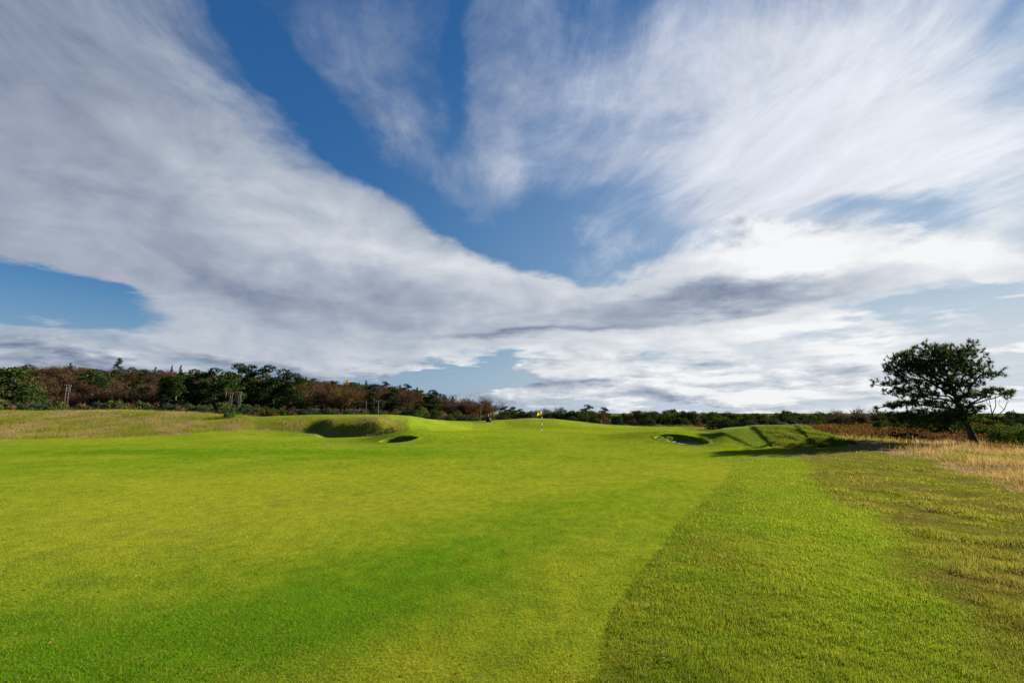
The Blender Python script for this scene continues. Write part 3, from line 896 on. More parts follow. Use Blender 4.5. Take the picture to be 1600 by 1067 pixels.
WIDE = {'pine_tree': 1.45, 'gorse_bush': 1.15, 'spruce_tree': 1.2}
class Kind:
    """a plant kind: a few grown forms whose meshes the copies share"""
    def __init__(self, name, forms, H, trunk='trunk', crown='crown', mat=None):
        self.name = name; self.H = H; self.forms = []
        for f in forms:
            if len(f) == 2:
                (tv, tf), (cv, cf, cc) = f
                self.forms.append((mesh_from(trunk, tv, tf, m_bark, smooth=True, link=False), mesh_from(crown, cv, cf, mat, cols=cc, link=False), cv[:, 2].max()))
            else:
                cv, cf, cc = f
                self.forms.append((None, mesh_from(name, cv, cf, mat, cols=cc, link=False), cv[:, 2].max()))
    def grow(self, x, y, top, label, cat, group, wide=1.0, form=None, name=None, H=None):
        z = float(height(np.array([x]), np.array([y]))[0])
        k = self.forms[int(rng.integers(len(self.forms))) if form is None else form]
        hh = max(0.5, top - z) if H is None else H
        sz = hh / k[2]; sx = wide * WIDE.get(self.name, 1.0) * (0.55 * sz + 0.45 * (self.H / k[2])) if wide > 0 else -wide
        if k[0] is None:
            o = bpy.data.objects.new(name or self.name, k[1]); col.objects.link(o); tag(o, label, cat, group)
            o.location = (x, y, z - 0.05)
        else:
            o = thing(name or self.name, (x, y, z - 0.05), label, cat, group)
            for part, me in (('trunk', k[0]), ('crown', k[1])):
                q = bpy.data.objects.new(part, me); col.objects.link(q); q.parent = o
        o.rotation_euler = (0, 0, rng.uniform(0, 6.28)); o.scale = (sx, sx, sz)
        return o

K_pine = Kind('pine_tree', [make_pine(10, 7.5, PINE_C), make_pine(10, 8.5, PINE_L), make_pine(10, 6.5, (0.017, 0.031, 0.009))], 10, mat=m_leaf)
K_red = Kind('bare_tree', [make_bare(7, 8.5, (0.056, 0.031, 0.018)), make_bare(7, 8.0, (0.050, 0.031, 0.019)), make_bare(7.2, 7.5, (0.060, 0.037, 0.018))], 7, mat=m_leaf)
K_brown = Kind('bare_tree', [make_bare(7, 8.5, (0.050, 0.032, 0.018)), make_bare(7, 8.0, (0.064, 0.043, 0.018)), make_bare(7.2, 7.5, (0.050, 0.034, 0.022))], 7, mat=m_leaf)
K_spruce = Kind('spruce_tree', [make_spruce(), make_spruce(11, 4.4)], 11, mat=m_leaf)
K_gorse = Kind('gorse_bush', [make_shrub(tint=(0.030, 0.046, 0.011)), make_shrub(4.2, 2.3, (0.026, 0.041, 0.013)), make_shrub(3.4, 2.3, (0.040, 0.056, 0.011)), make_shrub(3.8, 2.3, (0.046, 0.062, 0.014)), make_shrub(3.0, 2.3, (0.024, 0.040, 0.014))], 2.3, mat=m_leaf)
K_dry = Kind('dry_bush', [make_shrub(3.2, 2.0, (0.085, 0.052, 0.022), 480), make_shrub(3.0, 2.0, (0.060, 0.038, 0.024), 480)], 2.0, mat=m_leaf)
K_wind = Kind('windswept_tree', [make_bare(6, 7.0, (0.060, 0.047, 0.040), 0.35, 1100, 0.4)], 6, mat=m_leaf)

def X(px, d):
    return (px - 800) / 807.8 * d
def ztop(py, d):
    return EYE + (645 - py) / 816.0 * d

# ------------------------------------------------------------------ the wooded hillside
SKYL = np.array([(-400, 566), (0, 569), (60, 566), (100, 567), (150, 573), (210, 571), (250, 573), (290, 579), (330, 580), (480, 590), (510, 592), (540, 594), (580, 596), (620, 601), (660, 608), (690, 615), (720, 624), (760, 626), (800, 638)])
def zone_of(px):
    return ('at the wood\'s left end' if px < 75 else 'above the left pair of poles' if px < 150 else 'below the tall spruce' if px < 225 else 'around the pine clump' if px < 490 else 'right of the pine clump' if px < 600 else 'at its low end')
d = 104.0
cnt = 0
while d < 222:
    px = -190 + rng.uniform(0, 40)
    while px < 765:
        pxx = px + rng.uniform(-8, 8); dd = d + rng.uniform(-3, 3)
        px += 808 * 5.0 / d * rng.uniform(0.8, 1.25)
        if d < 118 and 225 < pxx < 490: continue
        if pxx > 660 and d > 165: continue
        if pxx > 600 and d < 112: continue
        x = X(pxx, dd); zmax = ztop(np.interp(pxx, SKYL[:, 0], SKYL[:, 1]) + rng.uniform(-1.5, 4), dd)
        z = float(height(np.array([x]), np.array([dd]))[0])
        r = rng.random()
        H = min(rng.uniform(5.2, 7.8), zmax - z)
        if H < 3.0: continue
        zn = ('low on the hill ' if dd < 128 else 'halfway up the hill ' if dd < 165 else 'near the hilltop ') + zone_of(pxx)
        g = 'trees of the hillside wood'
        if r < 0.13:
            K_pine.grow(x, dd, z + min(H * 1.15, zmax - z), 'dark pine ' + zn, 'tree', g, 0.62)
        elif r < 0.17:
            K_spruce.grow(x, dd, z + min(H * 1.2, zmax - z + 0.6), 'small dark spruce ' + zn, 'tree', g, 0.7)
        else:
            kk = K_red if rng.random() < (0.75 if pxx < 480 else 0.35) else K_brown
            kk.grow(x, dd, z + H, ('russet' if kk is K_red else 'brown') + ' bare tree ' + zn, 'tree', g, 1.0)
        cnt += 1
    d += 8.5 if d < 150 else 11

# trees that stand out
def one(kind, px, py, d, label, wide=1.0, form=None, cat='tree', group=None, name=None):
    return kind.grow(X(px, d), d, ztop(py, d), label, cat, group, wide, form, name)
one(K_spruce, 178, 555.5, 190, 'tall dark spruce standing above the wooded skyline', 1.25)
one(K_spruce, 101, 564, 178, 'small pointed spruce on the skyline above the left poles', 0.7)
one(K_spruce, 276, 567, 170, 'slim spruce on the skyline left of the pine clump', 0.6)
one(K_spruce, 262, 567, 172, 'slimmer spruce tip beside the slim spruce on the skyline', 0.5)
one(K_pine, 18, 570, 96, 'large dense green pine at the left end of the wood', 0.95, 1)
one(K_pine, -60, 575, 98, 'dark pine just beyond the left end of the picture', 0.9, 0)
one(K_pine, 50, 600, 92, 'low green pine in front of the large left pine', 0.55, 1)
one(K_pine, 140, 573, 128, 'broad mid green pine left of the tall spruce', 0.95, 1)
one(K_pine, 212, 590, 116, 'low dark pine below the tall spruce', 0.65, 0)
one(K_pine, 272, 584, 108, 'layered green pine at the left foot of the pine clump', 0.72, 2)
for i, (px, py, d_, w_, f_, lab) in enumerate([
        (300, 574, 122, 0.72, 0, 'first pine from the left in the dark clump'), (331, 572, 118, 0.75, 0, 'second pine from the left in the dark clump'),
        (350, 577, 106, 0.70, 1, 'lighter green pine in front of the dark clump, behind the right pair of poles'), (368, 564.5, 124, 0.75, 0, 'tallest pine of the dark clump'),
        (388, 567, 116, 0.70, 2, 'pine right of the tallest one in the dark clump'), (414, 567.5, 118, 0.80, 0, 'broad crowned pine in the right half of the dark clump'),
        (440, 573, 115, 0.72, 2, 'pine on the right shoulder of the dark clump'), (458, 580, 106, 0.66, 0, 'low limbed pine at the right end of the dark clump'),
        (425, 588, 106, 0.6, 0, 'shaded pine under the broad crowned pine of the clump'), (315, 592, 106, 0.6, 0, 'shaded pine under the left pines of the clump')]):
    one(K_pine, px, py, d_, lab, w_, f_, group='pines of the dark clump')
one(K_pine, 548, 595, 150, 'green pine beside the yellow tree on the hillside', 0.7, 1)
K_yellow = Kind('birch_tree', [make_bare(7, 5.0, (0.30, 0.17, 0.012), 0, 1500)], 7, mat=m_leaf)
one(K_yellow, 539, 590, 158, 'small golden yellow autumn tree on the hillside skyline', 0.55)
one(K_pine, 600, 594, 190, 'dark round pine on the skyline past the yellow tree', 0.6, 0)
one(K_pine, 634, 598, 185, 'dark pine where the skyline starts to fall', 0.65, 0)
one(K_pine, 676, 607, 110, 'dark green ivy clad pine near the low end of the wood', 0.62, 0)
one(K_brown, 700, 622, 112, 'brown tree right of the ivy clad pine', 0.6, 2)
K_open = Kind('bare_tree', [make_bare(7, 6.5, (0.06, 0.05, 0.04), 0, 420, 0.45)], 7, mat=m_leaf)
one(K_open, 708, 611, 120, 'open crowned bare tree showing sky between its twigs', 0.8)
one(K_brown, 730, 615, 118, 'olive brown rounded tree beside the open crowned one', 0.72, 1)
one(K_brown, 742, 623, 104, 'ochre tree in front of the rounded brown trees', 0.62, 1)
one(K_red, 757, 615, 116, 'dark brown domed tree at the end of the wood', 0.85, 1)
one(K_open, 782, 624, 125, 'thin bare tree standing clear at the end of the wood', 0.7)
for px, py, lab in ((789, 633, 'low dark pine under the thin bare tree'), (801, 634, 'low dark pine right of the thin bare tree'), (813, 637.5, 'last low dark pine before the flag')):
    one(K_pine, px, py, 120, lab, 0.55, 0)
one(K_wind, 852, 633, 118, 'windswept bare tree just right of the flag', 0.75)
one(K_wind, 878, 631, 118, 'taller windswept bare tree behind the bushes right of the flag', 0.8)
one(K_pine, 918, 630.5, 110, 'dark wind shaped pine behind the bushes', 0.55, 0)
one(K_pine, 944, 634.5, 112, 'rounder dark pine right of the wind shaped pine', 0.5, 0)

# ------------------------------------------------------------------ gorse and scrub belts
MARKS = [(0, 'beyond the left picture edge'), (60, 'at the left picture edge'), (130, 'by the left twin pole'), (240, 'below the tall spruce'), (345, 'below the left pines'), (400, 'by the right twin poles'),
         (480, 'below the right pines'), (555, 'left of the single poles'), (605, 'by the single poles'), (660, 'right of the single poles'), (710, 'below the ivy clad pine'), (775, 'by the dark box'),
         (860, 'near the flag'), (930, 'between flag and stake'), (1000, 'near the marker stake'), (1070, 'above the right bunker'), (1130, 'left of the knoll'), (1210, 'at the knoll top'), (1300, 'at the knoll\'s right end'),
         (1390, 'under the saplings'), (1520, 'left of the trunk'), (1600, 'right of the trunk'), (9999, 'beyond the right picture edge')]
def beside(px):
    return next(t for lim, t in MARKS if px < lim)

def belt(prof, d, step, p0, p1, label, group, drop=0.0, kinds=(K_gorse,), wide=1.0):
    px = p0
    while px < p1:
        pxx = px + rng.uniform(-4, 4); dd = d + rng.uniform(-2.5, 2.5)
        py = np.interp(pxx, prof[:, 0], prof[:, 1]) + rng.uniform(-1.2, 2.5) + drop
        kk = kinds[0] if rng.random() < 0.86 or len(kinds) == 1 else kinds[1]
        H = ztop(py, dd) - float(height(np.array([X(pxx, dd)]), np.array([dd]))[0])
        if H > 0.5:
            lb = (label if kk is kinds[0] else 'rusty ' + label.replace('dark green ', '').replace('gorse ', 'dry ')) + ' ' + beside(pxx)
            kk.grow(X(pxx, dd), dd, ztop(py, dd), lb, 'bush', group, wide)
        px += step * rng.uniform(0.8, 1.2)
L_TOP = np.array([(-400, 619), (0, 620), (120, 622), (250, 624), (330, 626), (400, 628), (480, 632), (560, 636), (600, 636), (650, 633), (700, 635), (740, 640), (790, 645), (830, 646)])
belt(L_TOP + [0, 1], 94, 24, -190, 770, 'dry scrub bush at the foot of the wood', 'scrub at the foot of the wood', 0, (K_dry, K_gorse), 1.1)
belt(L_TOP, 84, 27, -190, 480, 'dark green gorse bush in the back hedge row', 'gorse belt below the wood', 0, (K_gorse, K_dry))
belt(L_TOP, 73, 29, -190, 470, 'dark green gorse bush in the front hedge row', 'gorse belt below the wood', 8, (K_gorse, K_dry))
belt(L_TOP, 82, 24, 480, 770, 'dark green gorse bush in the back hedge row', 'gorse belt below the wood', 0, (K_gorse, K_dry), 0.9)
belt(L_TOP, 75, 24, 480, 775, 'dark green gorse bush in the front hedge row', 'gorse belt below the wood', 8, (K_gorse, K_dry), 0.8)
R_TOP = np.array([0, -3.5]) + np.array([(770, 648), (800, 647), (835, 642), (870, 643), (900, 640.5), (930, 643), (958, 650), (985, 645), (1010, 643), (1050, 641), (1080, 643), (1105, 646), (1130, 643), (1160, 647), (1200, 646), (1235, 642), (1262, 646), (1300, 646), (1350, 648), (1420, 645), (1500, 644), (1560, 643), (1600, 642), (1800, 638)])
belt(R_TOP - [0, 1.5], 96, 17, 775, 1300, 'dark green bush at the very back of the scrub', 'scrub belt behind the green', 0)
belt(R_TOP - [0, 1.5], 88, 19, 775, 1130, 'dark green bush in the back scrub row', 'scrub belt behind the green', 0, (K_gorse, K_dry))
belt(R_TOP, 80, 25, 790, 1130, 'dark green bush in the front scrub row', 'scrub belt behind the green', 8, (K_gorse, K_dry), 0.85)
belt(R_TOP - [0, 1], 58, 23, 1125, 1290, 'dark green bush in the tall scrub', 'scrub behind the knoll', 0, (K_gorse,), 0.95)
belt(R_TOP, 50, 30, 1140, 1290, 'dark green bush in the low scrub', 'scrub behind the knoll', 9, (K_gorse,), 0.8)
belt(R_TOP - [0, 1], 60, 20, 1290, 1900, 'bush in the far scrub behind the big pine,', 'scrub behind the big pine', 0, (K_gorse, K_dry))
belt(R_TOP, 46, 34, 1300, 1520, 'bush in the nearer scrub behind the big pine,', 'scrub behind the big pine', 12, (K_dry, K_gorse), 0.75)
belt(R_TOP, 40, 38, 1380, 1500, 'low dark bush under the big pine\'s left side,', 'scrub behind the big pine', 8, (K_gorse,), 0.7)

K_bushes = Kind('broom_bush', [make_shrub(3.4, 1.9, (0.050, 0.085, 0.014), 1100, 0.065, 14)], 1.9, mat=m_leaf)
K_bushes.grow(X(1584, 26.0), 26.0, ztop(656, 26), 'big rounded dark green broom bush right of the big pine', 'bush', None, 1.0)
K_bushes.grow(X(1690, 27.0), 27.0, ztop(652, 27), 'second broom bush beyond the right edge of the picture', 'bush', None, 1.0)
K_bushes.grow(X(1366, 37.0), 37.0, ztop(668, 37), 'small bright green bush in the russet bracken', 'bush', None, 0.72)
K_bushes.grow(X(359, 46.5), 46.5, ztop(640, 46.5), 'small green gorse bush alone on the dry bank', 'bush', None, 0.55)
K_bushes.grow(X(1478, 33.0), 33.0, ztop(671, 33), 'small pale green bush beside the trunk of the big pine', 'bush', None, 0.55)

# bare saplings on the right skyline
K_sap = Kind('bare_sapling', [make_bare(4, 2.6, (0.075, 0.062, 0.050), 0.08, 400, 0.35), make_bare(4, 2.2, (0.070, 0.058, 0.045), 0.12, 360, 0.4)], 4, mat=m_leaf)
for px, py in ((1306, 637), (1318, 634), (1331, 632.5), (1343, 632.5), (1354, 634), (1366, 633.5), (1377, 635), (1296, 641)):
    K_sap.grow(X(px, 52), 52 + rng.uniform(-2, 2), ztop(py, 52), 'thin bare sapling on the skyline left of the big pine', 'tree', 'bare saplings left of the big pine', 1.0)

# ------------------------------------------------------------------ russet bracken and weeds by the pine
N = 60000
px = rng.uniform(1225, 1700, N); d = 1.0 / rng.uniform(1 / 46.0, 1 / 27.0, N)
x = (px - 800) / 807.8 * d; y = d
lo = np.interp(px, [1225, 1260, 1300, 1360, 1420, 1500, 1700], [33.0, 32.5, 32.0, 31.5, 31.5, 30.0, 28.0]) + 1.2 * fbm(x, y, 2.5, 3, 81)
k = (y > lo) & (fbm(x, y, 1.6, 3, 82) > -0.55) & (px > 1235 + 0.4 * rng.random(N) * 60)
x, y = x[k], y[k]
cl = np.clip(0.5 + 0.8 * fbm(x, y, 1.5, 4, 83), 0, 1)
z = height(x, y) + rng.random(len(x)) ** 0.7 * (0.25 + 0.55 * cl)
V, F = slivers(np.stack([x, y, z], -1), unit(rng.normal(size=(len(x), 3)) * np.array([1, 1, 0.6]) + np.array([0, 0, 0.6])), 0.16, 0.045)
gm = (rng.random(len(x)) < 0.12 + 0.22 * (fbm(x, y, 2.0, 3, 84) > 0.35))[:, None]
c = np.where(gm, np.array([0.10, 0.115, 0.015]), np.array([0.110, 0.050, 0.022])) * rng.uniform(0.5, 1.5, (len(x), 1))
o = mesh_from('bracken', V, F, m_leaf, cols=np.repeat(c, 3, 0)); o['kind'] = 'stuff'; o['label'] = 'russet bracken and dead weeds before the big pine'

for i, (px, py, d_) in enumerate(((1392, 652, 36), (1416, 650, 35), (1440, 651, 34), (1464, 650, 35), (1488, 651, 33.5), (1512, 653, 34), (1540, 651, 36), (1568, 649, 38), (1592, 646, 40))):
    K_gorse.grow(X(px, d_), d_, ztop(py, d_), 'dark bush crowding behind the trunk and lower limbs of the big pine', 'bush', 'bushes round the foot of the big pine', 0.72)
# ------------------------------------------------------------------ the big pine
PD = 27.5
def P3(px, py, off=0.0):
    return at(px, py, PD) + np.array([off * (px - 800) / 807.8 * 0, off, 0])
pb = at(1522, 691, PD); pz = float(height(np.array([pb[0]]), np.array([pb[1]]))[0])
pine = thing('pine_tree', (pb[0], pb[1], pz), 'big wind shaped pine with open limbs standing alone right of the fairway', 'tree')
org = np.array([pb[0], pb[1], pz])
tr = [np.array([pb[0] + 0.05, pb[1], pz - 0.3]), P3(1522, 690), P3(1514, 670), P3(1506, 648), P3(1497, 626, 0.05), P3(1489, 602, 0.1), P3(1479, 578, 0.1), P3(1470, 556, 0.0)]
tv, tf = tube(tr, [0.25, 0.19, 0.145, 0.13, 0.115, 0.09, 0.055, 0.02], 10)
mesh_from('trunk', tv - org, tf, m_bark, pine, smooth=True)
LIMBS = [
    ([(1504, 643), (1470, 635), (1432, 629), (1390, 637)], 0.9, 0.065), ([(1494, 620), (1460, 604), (1428, 588), (1398, 576)], -0.7, 0.075),
    ([(1490, 608), (1458, 588), (1432, 566), (1424, 552)], 0.6, 0.065), ([(1498, 630), (1512, 606), (1522, 586), (1550, 586)], -0.5, 0.075),
    ([(1505, 646), (1526, 627), (1550, 615), (1582, 613)], 0.5, 0.065), ([(1486, 596), (1500, 574), (1512, 552), (1516, 546)], 0.5, 0.06),
    ([(1481, 582), (1462, 562), (1446, 546), (1436, 540)], -0.5, 0.05), ([(1505, 647), (1468, 649), (1430, 648), (1400, 654)], -1.0, 0.06),
    ([(1499, 632), (1474, 620), (1438, 618), (1402, 611)], -1.5, 0.06), ([(1492, 614), (1512, 592), (1530, 574), (1536, 566)], 1.3, 0.055),
    ([(1488, 600), (1470, 580), (1460, 560), (1462, 545)], 1.8, 0.055), ([(1494, 622), (1478, 604), (1466, 596), (1440, 590)], -1.9, 0.05),
    ([(1502, 640), (1516, 628), (1528, 622), (1540, 618)], -1.4, 0.045), ([(1484, 590), (1494, 568), (1492, 550), (1488, 542)], -1.3, 0.05),
    ([(1496, 628), (1466, 622), (1420, 604), (1392, 598)], 1.4, 0.055), ([(1505, 650), (1490, 655), (1462, 658), (1440, 660)], 1.2, 0.05)]
limb_pts = []
for pts, off, r in LIMBS:
    n_ = len(pts); q = [P3(px, py, off * (i / (n_ - 1)) ** 1.1) for i, (px, py) in enumerate(pts)]
    # bend each limb through a few more points
    q = np.array(q); fine = []
    for s in np.linspace(0, n_ - 1, 10):
        i = min(int(s), n_ - 2); f = s - i
        fine.append(q[i] * (1 - f) + q[i + 1] * f + (rng.normal(0, 0.035, 3) if 0 < s < n_ - 1 else 0))
    fine = np.array(fine)
    v, f = tube(fine, np.linspace(r, 0.018, 10), 6)
    mesh_from('limb', v - org, f, m_bark, pine, smooth=True)
    limb_pts.append(fine[2:])
limb_pts = np.vstack(limb_pts)
PADS = [  # px, py, half width, half height, depth spread, tufts
    (1450, 560, 50, 24, 1.7, 280), (1412, 562, 20, 14, 1.2, 60), (1478, 550, 36, 13, 1.3, 120), (1505, 558, 26, 18, 1.4, 120), (1428, 575, 32, 16, 1.6, 130), (1470, 577, 38, 16, 1.7, 150), (1520, 574, 20, 14, 1.2, 80),
    (1532, 586, 14, 10, 0.9, 40), (1552, 584, 5, 5, 0.3, 9), (1392, 575, 9, 10, 0.7, 32), (1402, 588, 12, 9, 0.8, 30), (1396, 598, 13, 4, 0.9, 26), (1400, 612, 14, 7, 1.0, 42), (1424, 606, 16, 5, 1.1, 32), (1390, 634, 9, 5, 0.6, 20),
    (1408, 630, 20, 6, 1.1, 44), (1434, 618, 24, 5, 1.2, 50), (1462, 612, 26, 5, 1.2, 44), (1440, 628, 26, 6, 1.3, 56), (1468, 632, 22, 5, 1.2, 36), (1492, 600, 18, 12, 1.2, 60), (1516, 600, 16, 8, 1.0, 30), (1522, 616, 24, 7, 1.0, 60),
    (1548, 609, 16, 5, 0.7, 32), (1577, 611, 8, 4, 0.4, 15), (1500, 624, 12, 8, 0.9, 26), (1404, 648, 20, 8, 1.2, 70), (1444, 646, 36, 10, 1.5, 130), (1500, 640, 18, 10, 1.2, 60), (1486, 646, 22, 8, 1.2, 50), (1460, 660, 30, 6, 1.3, 60), (1518, 636, 14, 7, 0.9, 30), (1420, 655, 30, 8, 1.4, 90), (1480, 656, 28, 8, 1.4, 80), (1510, 652, 16, 8, 1.0, 40), (1438, 596, 26, 6, 1.4, 50), (1470, 598, 20, 8, 1.4, 50)]
TP = []
for px, py, rx, ry, dy, k in PADS:
    k = int(k * 1.3)
    u = unit(rng.normal(size=(k, 3))) * rng.uniform(0.05, 1.0, (k, 1)) ** 0.5
    for a in u:
        TP.append(at(px + a[0] * rx, py + a[2] * ry, PD) + np.array([0, a[1] * dy, 0]))
for pts, off, r in LIMBS:      # every limb ends in needles
    e = P3(*pts[-1], off); TP += [e + rng.normal(0, 0.14, 3) for _ in range(9)]
TP = np.array(TP)
# twigs grow outwards: each shoot starts from the nearest limb or earlier shoot
d0_ = np.sqrt(((TP[:, None, :] - limb_pts[None]) ** 2).sum(-1)).min(1)
TP = TP[np.argsort(d0_)]
tree_pts = np.vstack([limb_pts, TP]); nl_ = len(limb_pts); near = np.empty_like(TP)
for i in range(len(TP)):
    q = tree_pts[:nl_ + i]; near[i] = q[((q - TP[i]) ** 2).sum(1).argmin()]
tw = [tube([a, (a + b_) / 2 + rng.normal(0, 0.02, 3), b_], [0.013, 0.010, 0.006], 3) for a, b_ in zip(near, TP) if 0.02 < np.linalg.norm(a - b_) < 1.0]
v, f = join(tw)
tw_o = mesh_from('twigs', v - org, f, m_bark, pine); tw_o['kind'] = 'stuff'
K_ = 30
axis = unit(unit(TP - near) * 0.8 + np.array([0, 0, 0.55]) + rng.normal(0, 0.25, TP.shape))
ax = np.repeat(axis, K_, 0); base = np.repeat(TP, K_, 0) - ax * rng.uniform(0, 0.16, (len(ax), 1))
dn = unit(ax * 0.9 + rng.normal(size=ax.shape) * 0.55)
V, F = slivers(base, dn, 0.185, 0.021)
tint = np.repeat(rng.uniform(0.7, 1.35, (len(TP), 1)), K_, 0) * rng.uniform(0.7, 1.3, (len(ax), 1))
c = np.array([0.036, 0.060, 0.017]) * tint
mesh_from('crown', V - org, F, m_needle, pine, cols=np.repeat(c, 3, 0))

# dead tree and fallen branch beside it
def branchy(name, loc, label, cat, segs, mat, r0):
    o3 = np.asarray(loc); parts = []
    for pts, r in segs:
        q = np.array([np.asarray(p) for p in pts]); parts.append(tube(q - o3, np.linspace(r, r * 0.35, len(q)), 5))
    v, f = join(parts)
    o = mesh_from(name, v, f, mat, smooth=True); o.location = loc
    return tag(o, label, cat)
dd = 28.4
A_ = lambda px, py, o=0.0: at(px, py, dd) + np.array([0, o, 0])
b0 = A_(1552, 690); b0[2] = float(height(np.array([b0[0]]), np.array([b0[1]]))[0]) - 0.1
branchy('dead_tree', b0, 'small leafless dead tree between the big pine and the broom bush', 'tree', [
    ([b0, A_(1552, 668), A_(1551, 650)], 0.05), ([A_(1551, 652), A_(1548, 636), A_(1545, 622)], 0.03), ([A_(1551, 655), A_(1560, 648), A_(1569, 640), A_(1574, 628), A_(1578, 627)], 0.03),
    ([A_(1550, 648), A_(1556, 634), A_(1555, 620), A_(1557, 612)], 0.025), ([A_(1548, 636), A_(1541, 628), A_(1540, 620)], 0.018), ([A_(1556, 634), A_(1561, 626, 0.2), A_(1562, 618, 0.3)], 0.016),
    ([A_(1569, 640), A_(1566, 632, 0.2), A_(1570, 624, 0.3)], 0.015), ([A_(1545, 622), A_(1541, 614), A_(1542, 608)], 0.014), ([A_(1545, 622), A_(1549, 612)], 0.013)], m_bark, 0.05)
m_wood, n, out = material('weathered_wood')
b = n.new('ShaderNodeBsdfPrincipled'); b.inputs['Roughness'].default_value = 0.85
pos = n.new('ShaderNodeTexCoord').outputs['Object']
n.put(b.inputs['Base Color'], n.mix(n.noise(n.map(pos, sc=(8, 8, 0.8)), 2, 5, 0.6), (0.20, 0.165, 0.125), (0.34, 0.30, 0.25))); n.put(out.inputs[0], b.outputs[0])
dd = 31.0
fb = A_(1437, 690); fb[2] = float(height(np.array([fb[0]]), np.array([fb[1]]))[0]) + 0.05
branchy('fallen_branch', fb, 'pale bare branch leaning in the russet weeds left of the big pine', 'branch', [
    ([fb, A_(1426, 684), A_(1416, 677)], 0.035), ([A_(1426, 684), A_(1430, 680, 0.2)], 0.015), ([A_(1421, 680.5), A_(1417, 682, 0.2)], 0.012)], m_wood, 0.03)

# ------------------------------------------------------------------ flagstick
def plain(name, c, rough=0.5, transl=0.0, var=0.12):
    m, n, out = material(name)
    b = n.new('ShaderNodeBsdfPrincipled'); b.inputs['Roughness'].default_value = rough; b.inputs['Specular IOR Level'].default_value = 0.12
    pos = n.new('ShaderNodeTexCoord').outputs['Object']
    n.put(b.inputs['Base Color'], n.v('SCALE', n.mix(0.0, c, c), s=n.rng(n.noise(pos, 14, 4, 0.6), 0.3, 0.7, 1 - var, 1 + var)))
    if transl:
        t = n.new('ShaderNodeBsdfTranslucent'); t.inputs[0].default_value = (*c, 1)
        mx = n.new('ShaderNodeMixShader'); mx.inputs[0].default_value = transl
        n.put(mx.inputs[1], b.outputs[0]); n.put(mx.inputs[2], t.outputs[0]); n.put(out.inputs[0], mx.outputs[0])
    else:
        n.put(out.inputs[0], b.outputs[0])
    return m
m_white = plain('white_paint', (0.78, 0.77, 0.74)); m_black = plain('black_paint', (0.02, 0.02, 0.022)); m_yellow = plain('yellow_cloth', (0.86, 0.72, 0.015), 0.8, 0.5, 0.05)
fd = 48.0
fx, fy = X(846.6, fd), fd; fz = float(height(np.array([fx]), np.array([fy]))[0])
flag = thing('flagstick', (fx, fy, fz), 'yellow golf flag on a black and white banded pole on the green', 'flag')
top = ztop(641.0, fd) - fz
nb = 7
for i in range(nb):
    v, f = tube([(0, 0, -0.05 + (top + 0.05) * i / nb), (0, 0, -0.05 + (top + 0.05) * (i + 1) / nb)], [0.022, 0.022], 8)
    mesh_from('pole_band', v, f, m_black if i % 2 == 1 else m_white, flag, smooth=True)
v, f = tube([(0, 0, top), (0, 0, top + 0.03)], [0.028, 0.012], 8)
mesh_from('finial', v, f, m_white, flag, smooth=True)
U, Vv = np.meshgrid(np.linspace(0, 1, 14), np.linspace(0, 1, 9))
L = 0.42; Hh = 0.36
fxx = -0.02 - L * U * (0.86 + 0.14 * Vv) ; fyy = 0.06 * np.sin(U * 6.5 + Vv * 1.2) * U; fzz = top - 0.02 - Hh * Vv - 0.17 * U ** 1.4 + 0.10 * U * Vv * 0.6
vv = np.stack([fxx, fyy, fzz], -1).reshape(-1, 3); vv2 = vv + np.array([0, 0.004, 0]); k = len(vv)
F = []
for r in range(8):
    for q in range(13):
        a = r * 14 + q; F += [(a, a + 1, a + 15, a + 14), (k + a, k + a + 14, k + a + 15, k + a + 1)]
ring = [q for q in range(14)] + [r * 14 + 13 for r in range(1, 9)] + [8 * 14 + q for q in range(12, -1, -1)] + [r * 14 for r in range(7, 0, -1)]
for i in range(len(ring)):
    a, b_ = ring[i], ring[(i + 1) % len(ring)]; F.append((a, k + a, k + b_, b_))
mesh_from('flag_cloth', np.vstack([vv, vv2]), F, m_yellow, flag, smooth=True)

